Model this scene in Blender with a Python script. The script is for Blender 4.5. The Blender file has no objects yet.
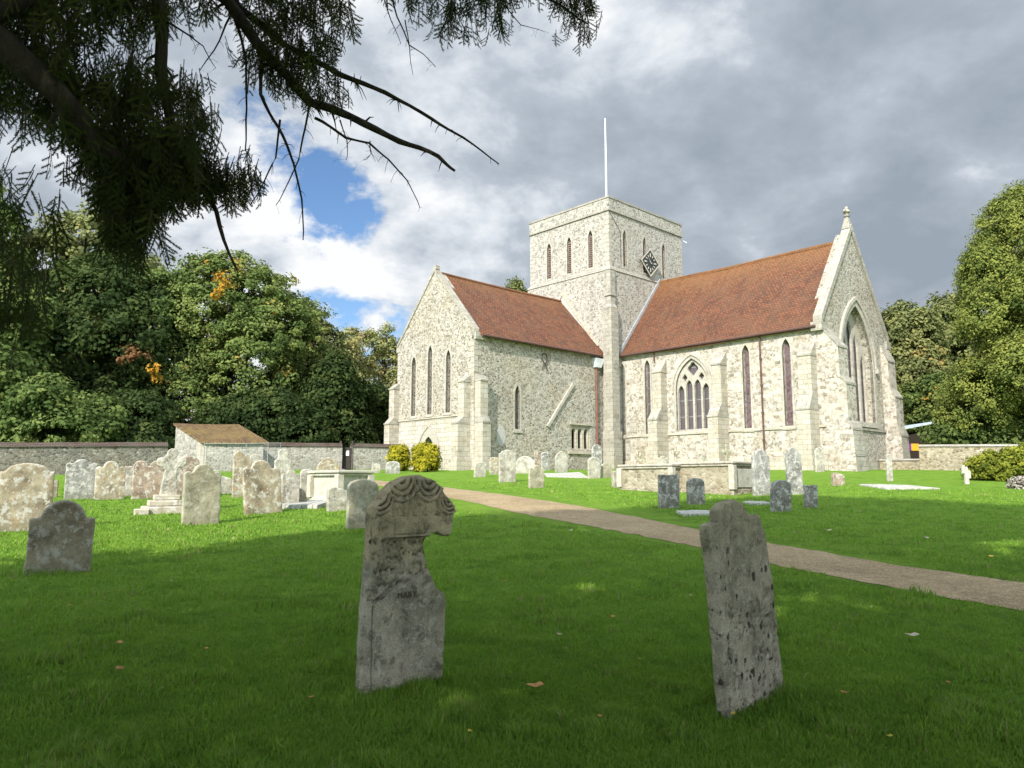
import bpy, bmesh, math, random
import numpy as np
from mathutils import Vector, Matrix, noise as mnoise
rnd = random.Random(7); rng = np.random.default_rng(7)
SC = bpy.context.scene; COL = SC.collection
R = math.radians
# ------------------------------------------------------------------ camera, sky, sun, exposure
F = 769.72; PITCH = R(7.348); CAMZ = 1.55
cam = bpy.data.cameras.new('camera'); camo = bpy.data.objects.new('camera', cam); COL.objects.link(camo)
cam.sensor_fit = 'HORIZONTAL'; cam.sensor_width = 36; cam.lens = F/1024*36
cam.clip_start = 0.05; cam.clip_end = 3000
camo.location = (0, 0, CAMZ); camo.rotation_euler = (R(90)+PITCH, 0, 0)
SC.camera = camo
SUN_D = Vector((-0.41, -0.91, 0)).normalized(); SUN_EL = R(34)
sun = bpy.data.lights.new('sun', 'SUN'); suno = bpy.data.objects.new('sun', sun); COL.objects.link(suno)
sun.energy = 4.1; sun.angle = R(0.55); sun.color = (1.0, 0.945, 0.86)
sv = Vector((SUN_D.x*math.cos(SUN_EL), SUN_D.y*math.cos(SUN_EL), math.sin(SUN_EL)))
suno.rotation_euler = sv.to_track_quat('Z', 'Y').to_euler()
SC.view_settings.view_transform = 'Standard'; SC.view_settings.look = 'None'
SC.view_settings.exposure = 0.72; SC.view_settings.gamma = 1
SC.view_settings.use_curve_mapping = False

def N(t, kind, **kw):
    n = t.nodes.new(kind)
    for k, v in kw.items():
        if k.startswith('i_'):
            n.inputs[k[2:].replace('_', ' ')].default_value = v
        else: setattr(n, k, v)
    return n
class G:
    """tiny node-graph helper"""
    def __init__(s, tree): s.t = tree
    def l(s, a, b): s.t.links.new(a, b)
    def val(s, x, sock):
        if isinstance(x, (int, float)): sock.default_value = x
        elif isinstance(x, (tuple, list)):
            sock.default_value = tuple(x)+((1,) if len(x) == 3 and len(sock.default_value) == 4 else ())
        else: s.l(x, sock)
    def math(s, op, a, b=0.0, c=0.0, clamp=False):
        n = s.t.nodes.new('ShaderNodeMath'); n.operation = op; n.use_clamp = clamp
        s.val(a, n.inputs[0]); s.val(b, n.inputs[1]); s.val(c, n.inputs[2]); return n.outputs[0]
    def vmath(s, op, a, b=(0, 0, 0)):
        n = s.t.nodes.new('ShaderNodeVectorMath'); n.operation = op
        s.val(a, n.inputs[0]); s.val(b, n.inputs[1])
        return n.outputs['Value'] if op in ('DOT_PRODUCT', 'LENGTH', 'DISTANCE') else n.outputs[0]
    def noise(s, vec, scale, detail=4, rough=.55, dist=0):
        n = s.t.nodes.new('ShaderNodeTexNoise'); s.l(vec, n.inputs['Vector'])
        n.inputs['Scale'].default_value = scale; n.inputs['Detail'].default_value = detail
        n.inputs['Roughness'].default_value = rough; n.inputs['Distortion'].default_value = dist
        return n.outputs['Fac']
    def voro(s, vec, scale, feature='F1', out='Distance', rand=1):
        n = s.t.nodes.new('ShaderNodeTexVoronoi'); s.l(vec, n.inputs['Vector']); n.feature = feature
        n.inputs['Scale'].default_value = scale; n.inputs['Randomness'].default_value = rand
        return n.outputs[out]
    def ramp(s, fac, stops, interp='LINEAR'):
        n = s.t.nodes.new('ShaderNodeValToRGB'); s.val(fac, n.inputs[0]); cr = n.color_ramp; cr.interpolation = interp
        while len(cr.elements) < len(stops): cr.elements.new(.5)
        for e, (p, c) in zip(cr.elements, stops):
            e.position = p; e.color = (c, c, c, 1) if isinstance(c, (int, float)) else (*c, 1)
        return n.outputs[0]
    def mix(s, fac, a, b, mode='MIX'):
        n = s.t.nodes.new('ShaderNodeMix'); n.data_type = 'RGBA'; n.blend_type = mode
        s.val(fac, n.inputs[0]); s.val(a, n.inputs[6]); s.val(b, n.inputs[7]); return n.outputs[2]
    def step(s, x, lo, hi):
        n = s.t.nodes.new('ShaderNodeMapRange'); s.val(x, n.inputs[0])
        n.inputs[1].default_value = lo; n.inputs[2].default_value = hi; return n.outputs[0]

# ---- world: Nishita sky with procedural cloud
wd = bpy.data.worlds.new('World'); SC.world = wd; wd.use_nodes = True
t = wd.node_tree; t.nodes.clear(); g = G(t)
sky = t.nodes.new('ShaderNodeTexSky'); sky.sky_type = 'NISHITA'; sky.sun_disc = False
sky.sun_elevation = SUN_EL; sky.sun_rotation = math.atan2(SUN_D.x, SUN_D.y); sky.altitude = 100
sky.air_density = 1.0; sky.dust_density = .6; sky.ozone_density = 4.0
tc = t.nodes.new('ShaderNodeTexCoord'); D = tc.outputs['Generated']
sep = t.nodes.new('ShaderNodeSeparateXYZ'); g.l(D, sep.inputs[0])
def wdir(px, py):
    v = Vector(((px-512)/F, 1, -(py-384)/F)); v.rotate(Matrix.Rotation(PITCH, 3, 'X')); return tuple(v.normalized())
zz = g.math('ADD', g.math('MAXIMUM', sep.outputs[2], 0), .42)
cx = g.math('DIVIDE', sep.outputs[0], zz); cy = g.math('DIVIDE', sep.outputs[1], zz)
cmb = t.nodes.new('ShaderNodeCombineXYZ'); g.l(cx, cmb.inputs[0]); g.l(cy, cmb.inputs[1]); cmb.inputs[2].default_value = 3.7
P_ = cmb.outputs[0]
n1 = g.noise(P_, 2.3, 9, .55, .1); n2 = g.noise(g.vmath('ADD', P_, (7.3, 2.1, 5)), 5.5, 8, .58, .15)
n3 = g.noise(g.vmath('ADD', P_, (1.3, 9.1, 2)), 1.1, 3, .5)
def blob(px, py, inner, outer):
    d = g.vmath('DOT_PRODUCT', D, wdir(px, py))
    return g.step(d, math.cos(R(outer)), math.cos(R(inner)))
# where the cloud deck opens to blue, and where it is thin and bright
gap = g.math('MAXIMUM', g.math('MAXIMUM', blob(325, 205, .3, 5.2), g.math('MULTIPLY', blob(350, 315, .3, 5.5), .9)),
             g.math('MULTIPLY', blob(255, 160, .5, 5.5), .75))
thin = g.math('MAXIMUM', blob(300, 130, 2, 26), g.math('MULTIPLY', blob(560, 30, 1, 17), .55))
thin = g.math('MAXIMUM', thin, g.math('MULTIPLY', blob(360, 270, 1, 10), .95))
cover = g.math('SUBTRACT', 1.0, g.step(g.math('ADD', g.math('MULTIPLY', gap, 1.0), g.math('MULTIPLY', g.math('MULTIPLY', g.math('SUBTRACT', n2, .5), -5.5), g.math('MINIMUM', 1.0, g.math('MULTIPLY', gap, 2.2)))), .50, 1.05))
br = g.math('ADD', g.math('MULTIPLY', thin, .40), g.math('MULTIPLY', g.math('SUBTRACT', n2, .5), 1.9))
br = g.math('ADD', br, g.math('MULTIPLY', g.math('SUBTRACT', n1, .5), 1.45))
br = g.math('ADD', br, g.math('MULTIPLY', g.math('SUBTRACT', n3, .5), .8))
br = g.math('ADD', br, .34)
ccol = g.ramp(br, [(0.0, (.29, .34, .40)), (.30, (.355, .405, .465)), (.55, (.43, .485, .55)), (.80, (.66, .70, .75)), (1, (.86, .875, .89))])
bg1 = t.nodes.new('ShaderNodeBackground'); hs = t.nodes.new('ShaderNodeHueSaturation'); hs.inputs['Saturation'].default_value = 1.05; g.l(sky.outputs[0], hs.inputs['Color']); g.l(hs.outputs[0], bg1.inputs[0]); bg1.inputs[1].default_value = .10
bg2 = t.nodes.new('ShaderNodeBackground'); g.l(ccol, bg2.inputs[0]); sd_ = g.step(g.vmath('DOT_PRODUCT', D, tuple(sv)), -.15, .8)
bg2s = g.math('MULTIPLY', g.math('ADD', 1.0, g.math('MULTIPLY', sd_, 3.3)), .70); g.l(bg2s, bg2.inputs[1])  # clouds towards the sun boosted, out of view, as added fill for the shade
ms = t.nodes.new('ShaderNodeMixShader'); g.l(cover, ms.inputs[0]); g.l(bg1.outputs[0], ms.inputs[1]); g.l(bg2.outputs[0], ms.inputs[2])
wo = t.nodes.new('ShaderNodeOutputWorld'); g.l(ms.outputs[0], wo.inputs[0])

# ------------------------------------------------------------------ ground shape and pixel -> ground
def gz(x, y):
    x = np.asarray(x, float); y = np.asarray(y, float)
    b = .0534*np.clip(y, -25, 40) + .0534*6*(1-np.exp(-np.clip(y-40, 0, 400)/6))
    return b + .018*np.sin(x*.83+1.1)*np.sin(y*.61+.4) + .010*np.sin(x*2.1+.7*y) * (np.abs(y) < 60)
def ray(px, py):
    x = (px-512)/F; y = -(py-384)/F
    return np.array([x, math.cos(PITCH)-y*math.sin(PITCH), math.sin(PITCH)+y*math.cos(PITCH)])
def ground_at(px, py):
    r = ray(px, py); lo, hi = .5, 150.
    fn = lambda s: CAMZ+r[2]*s-float(gz(r[0]*s, r[1]*s))
    s = .5
    while fn(s) > 0 and s < 200: s += .25
    lo, hi = s-.25, s
    for _ in range(30):
        m = (lo+hi)/2
        if fn(m) > 0: lo = m
        else: hi = m
    return np.array([r[0]*hi, r[1]*hi, float(gz(r[0]*hi, r[1]*hi))])
def at_y(px, py, Y):
    r = ray(px, py); s = Y/r[1]; return Vector((r[0]*s, Y, CAMZ+r[2]*s))
def project(P):
    """world points (n,3) -> px, py, depth"""
    x, y, z = P[:, 0], P[:, 1], P[:, 2]-CAMZ
    yc = y*math.cos(PITCH)+z*math.sin(PITCH); zc = -y*math.sin(PITCH)+z*math.cos(PITCH)
    with np.errstate(all='ignore'): return 512+F*x/yc, 384-F*zc/yc, yc

# ------------------------------------------------------------------ materials
MATS = {}
def newmat(name):
    m = bpy.data.materials.new(name); m.use_nodes = True; tt = m.node_tree; tt.nodes.clear()
    gg = G(tt); out = tt.nodes.new('ShaderNodeOutputMaterial')
    b = tt.nodes.new('ShaderNodeBsdfPrincipled'); gg.l(b.outputs[0], out.inputs[0]); MATS[name] = m
    b.inputs['Roughness'].default_value = .85; b.inputs['Specular IOR Level'].default_value = .25
    c = tt.nodes.new('ShaderNodeTexCoord')
    return m, gg, b, c.outputs['Object'], out
def bump(gg, b, h, strength=.5, dist=.02):
    n = gg.t.nodes.new('ShaderNodeBump'); n.inputs['Strength'].default_value = strength
    n.inputs['Distance'].default_value = dist; gg.l(h, n.inputs['Height']); gg.l(n.outputs[0], b.inputs['Normal'])
def uvnode(gg):
    n = gg.t.nodes.new('ShaderNodeUVMap'); n.uv_map = 'UVMap'; return n.outputs[0]

def rubble(name, stops, mortar, scale=5.2, dark=.5, warm=.0):
    m, gg, b, o, _ = newmat(name)
    dz = gg.vmath('MULTIPLY', o, (1, 1, 1.25))
    wob = gg.noise(o, 2.2, 3); off = gg.vmath('SCALE', gg.vmath('ADD', dz, (0, 0, 0)))
    tt = gg.t
    v = tt.nodes.new('ShaderNodeTexVoronoi'); gg.l(dz, v.inputs['Vector']); v.inputs['Scale'].default_value = scale
    e = gg.voro(dz, scale, 'DISTANCE_TO_EDGE')
    sepc = tt.nodes.new('ShaderNodeSeparateColor'); gg.l(v.outputs['Color'], sepc.inputs[0])
    big = gg.noise(o, .55, 5, .6); mid = gg.noise(o, 2.6, 6, .65); fine = gg.noise(o, 17, 4, .7)
    fac = gg.math('ADD', gg.math('MULTIPLY', sepc.outputs[0], .75), gg.math('MULTIPLY', gg.math('SUBTRACT', mid, .4), .8))
    fac = gg.math('ADD', fac, gg.math('MULTIPLY', gg.math('SUBTRACT', fine, .5), .5))
    c = gg.ramp(fac, stops)
    mo = gg.step(gg.math('ADD', e, gg.math('MULTIPLY', gg.math('SUBTRACT', mid, .5), .16)), .11, .05)
    c = gg.mix(gg.math('MULTIPLY', mo, .85), c, mortar)
    st = gg.step(gg.noise(gg.vmath('MULTIPLY', o, (1, 1, .45)), .8, 8, .68), .56, .74)
    c = gg.mix(gg.math('MULTIPLY', st, dark), c, (.14, .12, .095))
    wm = gg.step(big, .45, .7)
    c = gg.mix(gg.math('MULTIPLY', wm, warm), c, (.36, .27, .14))
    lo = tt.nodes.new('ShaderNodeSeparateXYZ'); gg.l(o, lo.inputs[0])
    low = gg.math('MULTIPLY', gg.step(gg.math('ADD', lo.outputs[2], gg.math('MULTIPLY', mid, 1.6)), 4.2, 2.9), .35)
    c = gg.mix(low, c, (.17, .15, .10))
    gg.l(c, b.inputs['Base Color'])
    h = gg.math('ADD', gg.math('MULTIPLY', gg.step(e, 0, .22), .6), gg.math('MULTIPLY', fine, .5))
    bump(gg, b, h, .65, .035); b.inputs['Roughness'].default_value = .9
    return m
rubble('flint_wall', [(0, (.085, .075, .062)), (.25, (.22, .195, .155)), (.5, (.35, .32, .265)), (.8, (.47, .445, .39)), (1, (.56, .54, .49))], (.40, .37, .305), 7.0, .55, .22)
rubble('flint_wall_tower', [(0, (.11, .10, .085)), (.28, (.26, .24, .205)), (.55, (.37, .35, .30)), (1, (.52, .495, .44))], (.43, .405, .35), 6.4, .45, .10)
def coursed(name):
    m, gg, b, o, _ = newmat(name); uv = uvnode(gg); t_ = gg.t
    nz = t_.nodes.new('ShaderNodeTexNoise'); gg.l(o, nz.inputs['Vector']); nz.inputs['Scale'].default_value = 2.4; nz.inputs['Detail'].default_value = 3
    wob = gg.vmath('SCALE', gg.vmath('SUBTRACT', nz.outputs['Color'], (.5, .5, .5))); t_.nodes[-1].inputs['Scale'].default_value = .22
    p = gg.vmath('ADD', uv, wob)
    br = t_.nodes.new('ShaderNodeTexBrick'); gg.l(p, br.inputs['Vector']); br.inputs['Scale'].default_value = 1
    br.inputs['Color1'].default_value = (0, 0, 0, 1); br.inputs['Color2'].default_value = (1, 1, 1, 1); br.inputs['Mortar'].default_value = (.62, .62, .62, 1)
    br.inputs['Brick Width'].default_value = .38; br.inputs['Row Height'].default_value = .21; br.inputs['Mortar Size'].default_value = .014; br.inputs['Mortar Smooth'].default_value = .4
    br.squash = .7; br.squash_frequency = 3; br.offset = .42
    rb = gg.t.nodes.new('ShaderNodeSeparateColor'); gg.l(br.outputs[0], rb.inputs[0])
    v = gg.voro(gg.vmath('MULTIPLY', o, (1, 1, 1.2)), 8.5, 'F1', 'Color'); vs = t_.nodes.new('ShaderNodeSeparateColor'); gg.l(v, vs.inputs[0])
    zone = gg.step(gg.noise(o, .9, 5, .6), .46, .54)
    mid = gg.noise(o, 3.1, 6, .68); fine = gg.noise(o, 19, 5, .72); big = gg.noise(o, .5, 5, .6)
    f = gg.mix(zone, rb.outputs[0], vs.outputs[0])
    f = gg.math('ADD', gg.math('MULTIPLY', f, .36), gg.math('ADD', gg.math('MULTIPLY', mid, .7), gg.math('MULTIPLY', fine, .35)))
    c = gg.ramp(f, [(.44, (.13, .11, .085)), (.57, (.28, .25, .20)), (.70, (.42, .38, .32)), (.92, (.55, .52, .46))])
    c = gg.mix(gg.math('MULTIPLY', gg.step(big, .5, .66), .25), c, (.40, .31, .20))
    c = gg.mix(gg.math('MULTIPLY', gg.step(gg.noise(gg.vmath('ADD', gg.vmath('MULTIPLY', o, (1, 1, .5)), (4, 2, 8)), 2.2, 8, .7), .54, .68), .55), c, (.15, .135, .105))
    gg.l(c, b.inputs['Base Color'])
    bump(gg, b, gg.math('ADD', gg.math('MULTIPLY', br.outputs['Fac'], -.35), gg.math('ADD', fine, mid)), .6, .035); b.inputs['Roughness'].default_value = .9

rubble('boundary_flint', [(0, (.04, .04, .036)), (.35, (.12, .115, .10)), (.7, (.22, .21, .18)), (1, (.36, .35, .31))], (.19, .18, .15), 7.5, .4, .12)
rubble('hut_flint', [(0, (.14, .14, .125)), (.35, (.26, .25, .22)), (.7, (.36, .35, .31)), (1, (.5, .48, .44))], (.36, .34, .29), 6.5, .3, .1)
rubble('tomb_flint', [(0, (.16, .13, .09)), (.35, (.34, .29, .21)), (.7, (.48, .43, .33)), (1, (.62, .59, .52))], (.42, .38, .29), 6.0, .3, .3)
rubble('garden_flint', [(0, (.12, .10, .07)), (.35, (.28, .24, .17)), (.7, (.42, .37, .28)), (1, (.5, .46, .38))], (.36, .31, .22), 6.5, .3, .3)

def ashlar(name, c1, c2, mort, bw=.55, bh=.28, dark=.5, yellow=.2):
    m, gg, b, o, _ = newmat(name); uv = uvnode(gg)
    br = gg.t.nodes.new('ShaderNodeTexBrick'); gg.l(uv, br.inputs['Vector'])
    br.inputs['Color1'].default_value = (*c1, 1); br.inputs['Color2'].default_value = (*c2, 1); br.inputs['Mortar'].default_value = (*mort, 1)
    br.inputs['Scale'].default_value = 1; br.inputs['Brick Width'].default_value = bw; br.inputs['Row Height'].default_value = bh
    br.inputs['Mortar Size'].default_value = .012; br.inputs['Bias'].default_value = -.1
    mid = gg.noise(o, 1.9, 7, .68); fine = gg.noise(o, 13, 5, .7)
    c = gg.mix(.55, br.outputs[0], gg.ramp(fine, [(.3, .32), (.7, .72)]), 'OVERLAY')
    c = gg.mix(gg.math('MULTIPLY', gg.step(mid, .54, .70), dark), c, (.12, .11, .08))
    c = gg.mix(gg.math('MULTIPLY', gg.step(gg.noise(gg.vmath('ADD', o, (5, 3, 1)), 1.1, 5, .6), .5, .65), yellow), c, (.42, .30, .12))
    gg.l(c, b.inputs['Base Color'])
    bump(gg, b, gg.math('ADD', gg.math('MULTIPLY', br.outputs['Fac'], -.5), fine), .45, .03)
    return m
coursed('chancel_rubble')
ashlar('dressed_stone', (.46, .425, .35), (.37, .335, .27), (.26, .235, .19), dark=.6, yellow=.15)
ashlar('dressed_stone_grey', (.38, .355, .30), (.29, .27, .225), (.22, .205, .17), dark=.75, yellow=.1)
ashlar('gable_blocks', (.50, .47, .40), (.35, .32, .26), (.20, .18, .14), .42, .27, .5, .12)
ashlar('moulding_pale', (.43, .40, .34), (.36, .335, .285), (.29, .27, .225), .8, .5, .5, .12)

def tiles(name, a, bcol, c3, moss, rows=.17, ridge_z=None, moss_amt=.35):
    m, gg, b, o, _ = newmat(name); uv = uvnode(gg)
    br = gg.t.nodes.new('ShaderNodeTexBrick'); gg.l(uv, br.inputs['Vector'])
    br.inputs['Color1'].default_value = (*a, 1); br.inputs['Color2'].default_value = (*bcol, 1); br.inputs['Mortar'].default_value = (.035, .018, .012, 1)
    br.inputs['Scale'].default_value = 1; br.inputs['Brick Width'].default_value = .2; br.inputs['Row Height'].default_value = rows
    br.inputs['Mortar Size'].default_value = .011; br.inputs['Bias'].default_value = .0
    n1 = gg.noise(o, .8, 7, .65); n2 = gg.noise(gg.vmath('ADD', o, (3, 8, 1)), 3.2, 6, .7); n3 = gg.noise(o, 22, 3, .7)
    c = gg.mix(gg.step(n1, .42, .66), br.outputs[0], c3)
    c = gg.mix(.35, c, br.outputs[0])
    c = gg.mix(gg.math('MULTIPLY', gg.step(n2, .52, .68), moss_amt), c, moss)
    nst = gg.noise(gg.vmath('MULTIPLY', uv, (2.2, .35, 1)), 1.0, 6, .7); c = gg.mix(gg.math('MULTIPLY', gg.step(nst, .5, .66), .5), c, (.065, .04, .028))
    c = gg.mix(gg.math('MULTIPLY', gg.step(n3, .6, .72), .35), c, (.34, .25, .19))
    c = gg.mix(gg.math('MULTIPLY', gg.step(n3, .42, .30), .5), c, (.06, .035, .025))
    if ridge_z:
        s = gg.t.nodes.new('ShaderNodeSeparateXYZ'); gg.l(o, s.inputs[0])
        rz = gg.step(gg.math('ADD', s.outputs[2], gg.math('MULTIPLY', gg.math('SUBTRACT', n2, .5), 6.5)), ridge_z-2.2, ridge_z+.9)
        c = gg.mix(gg.math('MULTIPLY', rz, .5), c, (.33, .16, .05))
    gg.l(c, b.inputs['Base Color'])
    suv = gg.t.nodes.new('ShaderNodeSeparateXYZ'); gg.l(uv, suv.inputs[0])
    saw = gg.math('FRACT', gg.math('DIVIDE', suv.outputs[1], rows))
    h = gg.math('ADD', gg.math('MULTIPLY', saw, -.6), gg.math('MULTIPLY', n3, .5))
    bump(gg, b, gg.math('ADD', h, gg.math('MULTIPLY', br.outputs['Fac'], -.4)), 1.0, .07); b.inputs['Roughness'].default_value = .8
tiles('clay_tiles_chancel', (.23, .088, .042), (.115, .047, .028), (.17, .085, .045), (.075, .055, .035), ridge_z=16.3, moss_amt=.75)
tiles('clay_tiles_transept', (.25, .095, .046), (.125, .05, .03), (.18, .09, .048), (.075, .055, .035), ridge_z=15.6, moss_amt=.75)
tiles('mossy_tiles', (.22, .13, .06), (.13, .085, .045), (.24, .165, .06), (.20, .16, .035), moss_amt=.9)
tiles('coping_tiles', (.13, .085, .068), (.085, .062, .05), (.13, .11, .09), (.10, .10, .06), .12, moss_amt=.6)

def plain(name, col, rough=.7, metal=0, var=.25, scale=4, spec=.3):
    m, gg, b, o, _ = newmat(name); n = gg.noise(o, scale, 5, .65)
    d = tuple(x*(1-var) for x in col); e = tuple(min(1, x*(1+var)) for x in col)
    gg.l(gg.ramp(n, [(.3, d), (.7, e)]), b.inputs['Base Color']); b.inputs['Roughness'].default_value = rough
    b.inputs['Metallic'].default_value = metal; b.inputs['Specular IOR Level'].default_value = spec
    bump(gg, b, n, .15, .01); return m
plain('lead', (.30, .31, .32), .5, 0, .2); plain('white_lead', (.66, .68, .70), .5)
plain('rust_pipe', (.19, .085, .055), .6); plain('dark_pipe', (.10, .055, .045), .55)
plain('iron', (.06, .045, .035), .7); plain('pole_white', (.78, .78, .76), .4, var=.06)
plain('timber_dark', (.035, .028, .022), .7, scale=9); plain('galvanised', (.34, .36, .37), .4, .5, .1)
plain('louvre', (.26, .185, .165), .8, scale=12); plain('interior_dark', (.02, .02, .02), .9)
plain('roof_sheet', (.50, .58, .66), .45); plain('poster_purple', (.16, .04, .36), .6, var=.1)
plain('poster_yellow', (.72, .42, .04), .6, var=.1); plain('paper_white', (.75, .74, .70), .7, var=.1)
plain('render_patch', (.40, .395, .37), .85, var=.15); plain('clock_face', (.035, .04, .045), .5, var=.2); plain('gilt', (.50, .46, .36), .5, var=.15)
plain('incised', (.10, .085, .06), .95)
m, gg, b, o, _ = newmat('glass_leaded'); uv = uvnode(gg)
br = gg.t.nodes.new('ShaderNodeTexBrick'); gg.l(uv, br.inputs['Vector']); br.offset = .5
br.inputs['Color1'].default_value = (.055, .06, .075, 1); br.inputs['Color2'].default_value = (.10, .075, .085, 1); br.inputs['Mortar'].default_value = (.10, .10, .10, 1)
br.inputs['Scale'].default_value = 1; br.inputs['Brick Width'].default_value = .14; br.inputs['Row Height'].default_value = .19; br.inputs['Mortar Size'].default_value = .012
s = gg.t.nodes.new('ShaderNodeSeparateXYZ'); gg.l(uv, s.inputs[0])
bar = gg.step(gg.math('ABSOLUTE', gg.math('SUBTRACT', gg.math('FRACT', gg.math('DIVIDE', s.outputs[1], 1.05)), .5)), .035, .02)
c = gg.mix(gg.math('MULTIPLY', gg.noise(o, 5, 4), .5), br.outputs[0], (.15, .12, .13))
gg.l(gg.mix(gg.math('MULTIPLY', bar, .8), c, (.26, .25, .26)), b.inputs['Base Color']); b.inputs['Roughness'].default_value = .3; b.inputs['Specular IOR Level'].default_value = .5
bump(gg, b, gg.noise(o, 7, 3), .4, .02)
m, gg, b, o, _ = newmat('glass_rose'); uv = uvnode(gg)
n = gg.voro(uv, 9, 'F1', 'Color'); sc_ = gg.t.nodes.new('ShaderNodeSeparateColor'); gg.l(n, sc_.inputs[0])
gg.l(gg.ramp(sc_.outputs[0], [(0, (.075, .05, .055)), (.5, (.17, .115, .115)), (1, (.13, .11, .13))]), b.inputs['Base Color']); b.inputs['Roughness'].default_value = .35

def headmat(name, base, dark, lich=.5, orange=.2, wet=.0, sc=1.0):
    """weathered headstone: base tone, dark algae, white and orange lichen discs, painted crevice shade and edge light"""
    m, gg, b, o, _ = newmat(name)
    inf = gg.t.nodes.new('ShaderNodeObjectInfo'); rv = gg.math('MULTIPLY', inf.outputs['Random'], 40)
    cm = gg.t.nodes.new('ShaderNodeCombineXYZ'); gg.l(rv, cm.inputs[0]); gg.l(rv, cm.inputs[1])
    p = gg.vmath('ADD', o, cm.outputs[0])
    n1 = gg.noise(p, 3.0*sc, 7, .7); n2 = gg.noise(gg.vmath('ADD', p, (9, 1, 4)), 6*sc, 7, .72, .4); fine = gg.noise(p, 45*sc, 5, .75)
    c = gg.ramp(n1, [(.34, tuple(q*.8 for q in dark)), (.58, base), (.75, tuple(min(.62, q*1.2) for q in base))])
    c = gg.mix(.5, c, gg.ramp(fine, [(.3, .3), (.7, .72)]), 'OVERLAY')
    r2 = gg.math('MULTIPLY', inf.outputs['Random'], .10)
    c = gg.mix(gg.math('MULTIPLY', gg.step(gg.noise(gg.vmath('ADD', p, (2, 7, 7)), 4.5*sc, 6, .65), .52, .66), orange), c, (.34, .20, .08))
    n5 = gg.noise(gg.vmath('ADD', p, (0, 0, 3)), 8.5*sc, 8, .68, .25); n6 = gg.noise(gg.vmath('ADD', p, (6, 0, 3)), 24*sc, 5, .7, .5)
    c = gg.mix(gg.math('MULTIPLY', gg.step(n5, .53, .57), lich), c, (.58, .57, .51))
    c = gg.mix(gg.math('MULTIPLY', gg.step(n6, .60, .66), lich*.6), c, (.62, .61, .56))
    sz = gg.t.nodes.new('ShaderNodeSeparateXYZ'); gg.l(o, sz.inputs[0])
    foot = gg.step(gg.math('ADD', sz.outputs[2], gg.math('MULTIPLY', n2, .35)), .42, .12)
    c = gg.mix(gg.math('MULTIPLY', foot, .45), c, (.16, .165, .08))
    c = gg.mix(gg.math('MULTIPLY', gg.step(n2, .60, .68), lich*.7), c, (.55, .54, .47))
    c = gg.mix(gg.math('MULTIPLY', gg.step(n2, .40, .32), .55), c, tuple(x*.5 for x in dark))
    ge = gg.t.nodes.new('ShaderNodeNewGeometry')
    c = gg.mix(gg.math('MULTIPLY', gg.step(ge.outputs['Pointiness'], .497, .47), .6), c, tuple(x*.45 for x in dark))  # shade painted into crevices so the relief shows in diffuse light
    c = gg.mix(gg.math('MULTIPLY', gg.step(ge.outputs['Pointiness'], .515, .56), .35), c, (.60, .58, .50))  # edges lightened in the colour, as if catching light
    c = gg.mix(gg.math('MULTIPLY', gg.step(gg.noise(gg.vmath('MULTIPLY', p, (2.6, 2.6, .8)), 3.5, 6, .7), .52, .68), .5), c, dark)
    gg.l(c, b.inputs['Base Color'])
    bump(gg, b, gg.math('ADD', gg.math('MULTIPLY', n2, .7), gg.math('MULTIPLY', fine, .5)), .7, .02); return m
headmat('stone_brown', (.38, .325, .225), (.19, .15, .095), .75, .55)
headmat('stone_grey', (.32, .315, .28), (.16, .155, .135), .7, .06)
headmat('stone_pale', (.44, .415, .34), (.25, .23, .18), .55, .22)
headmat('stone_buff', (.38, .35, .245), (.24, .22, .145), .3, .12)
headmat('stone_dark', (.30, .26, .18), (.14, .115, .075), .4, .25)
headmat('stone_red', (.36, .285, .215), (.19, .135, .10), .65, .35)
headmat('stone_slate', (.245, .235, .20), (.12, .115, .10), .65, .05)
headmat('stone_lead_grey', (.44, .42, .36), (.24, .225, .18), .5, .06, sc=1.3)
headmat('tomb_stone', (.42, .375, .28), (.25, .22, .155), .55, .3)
headmat('tomb_top', (.34, .28, .22), (.19, .15, .12), .5, .2)
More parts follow.
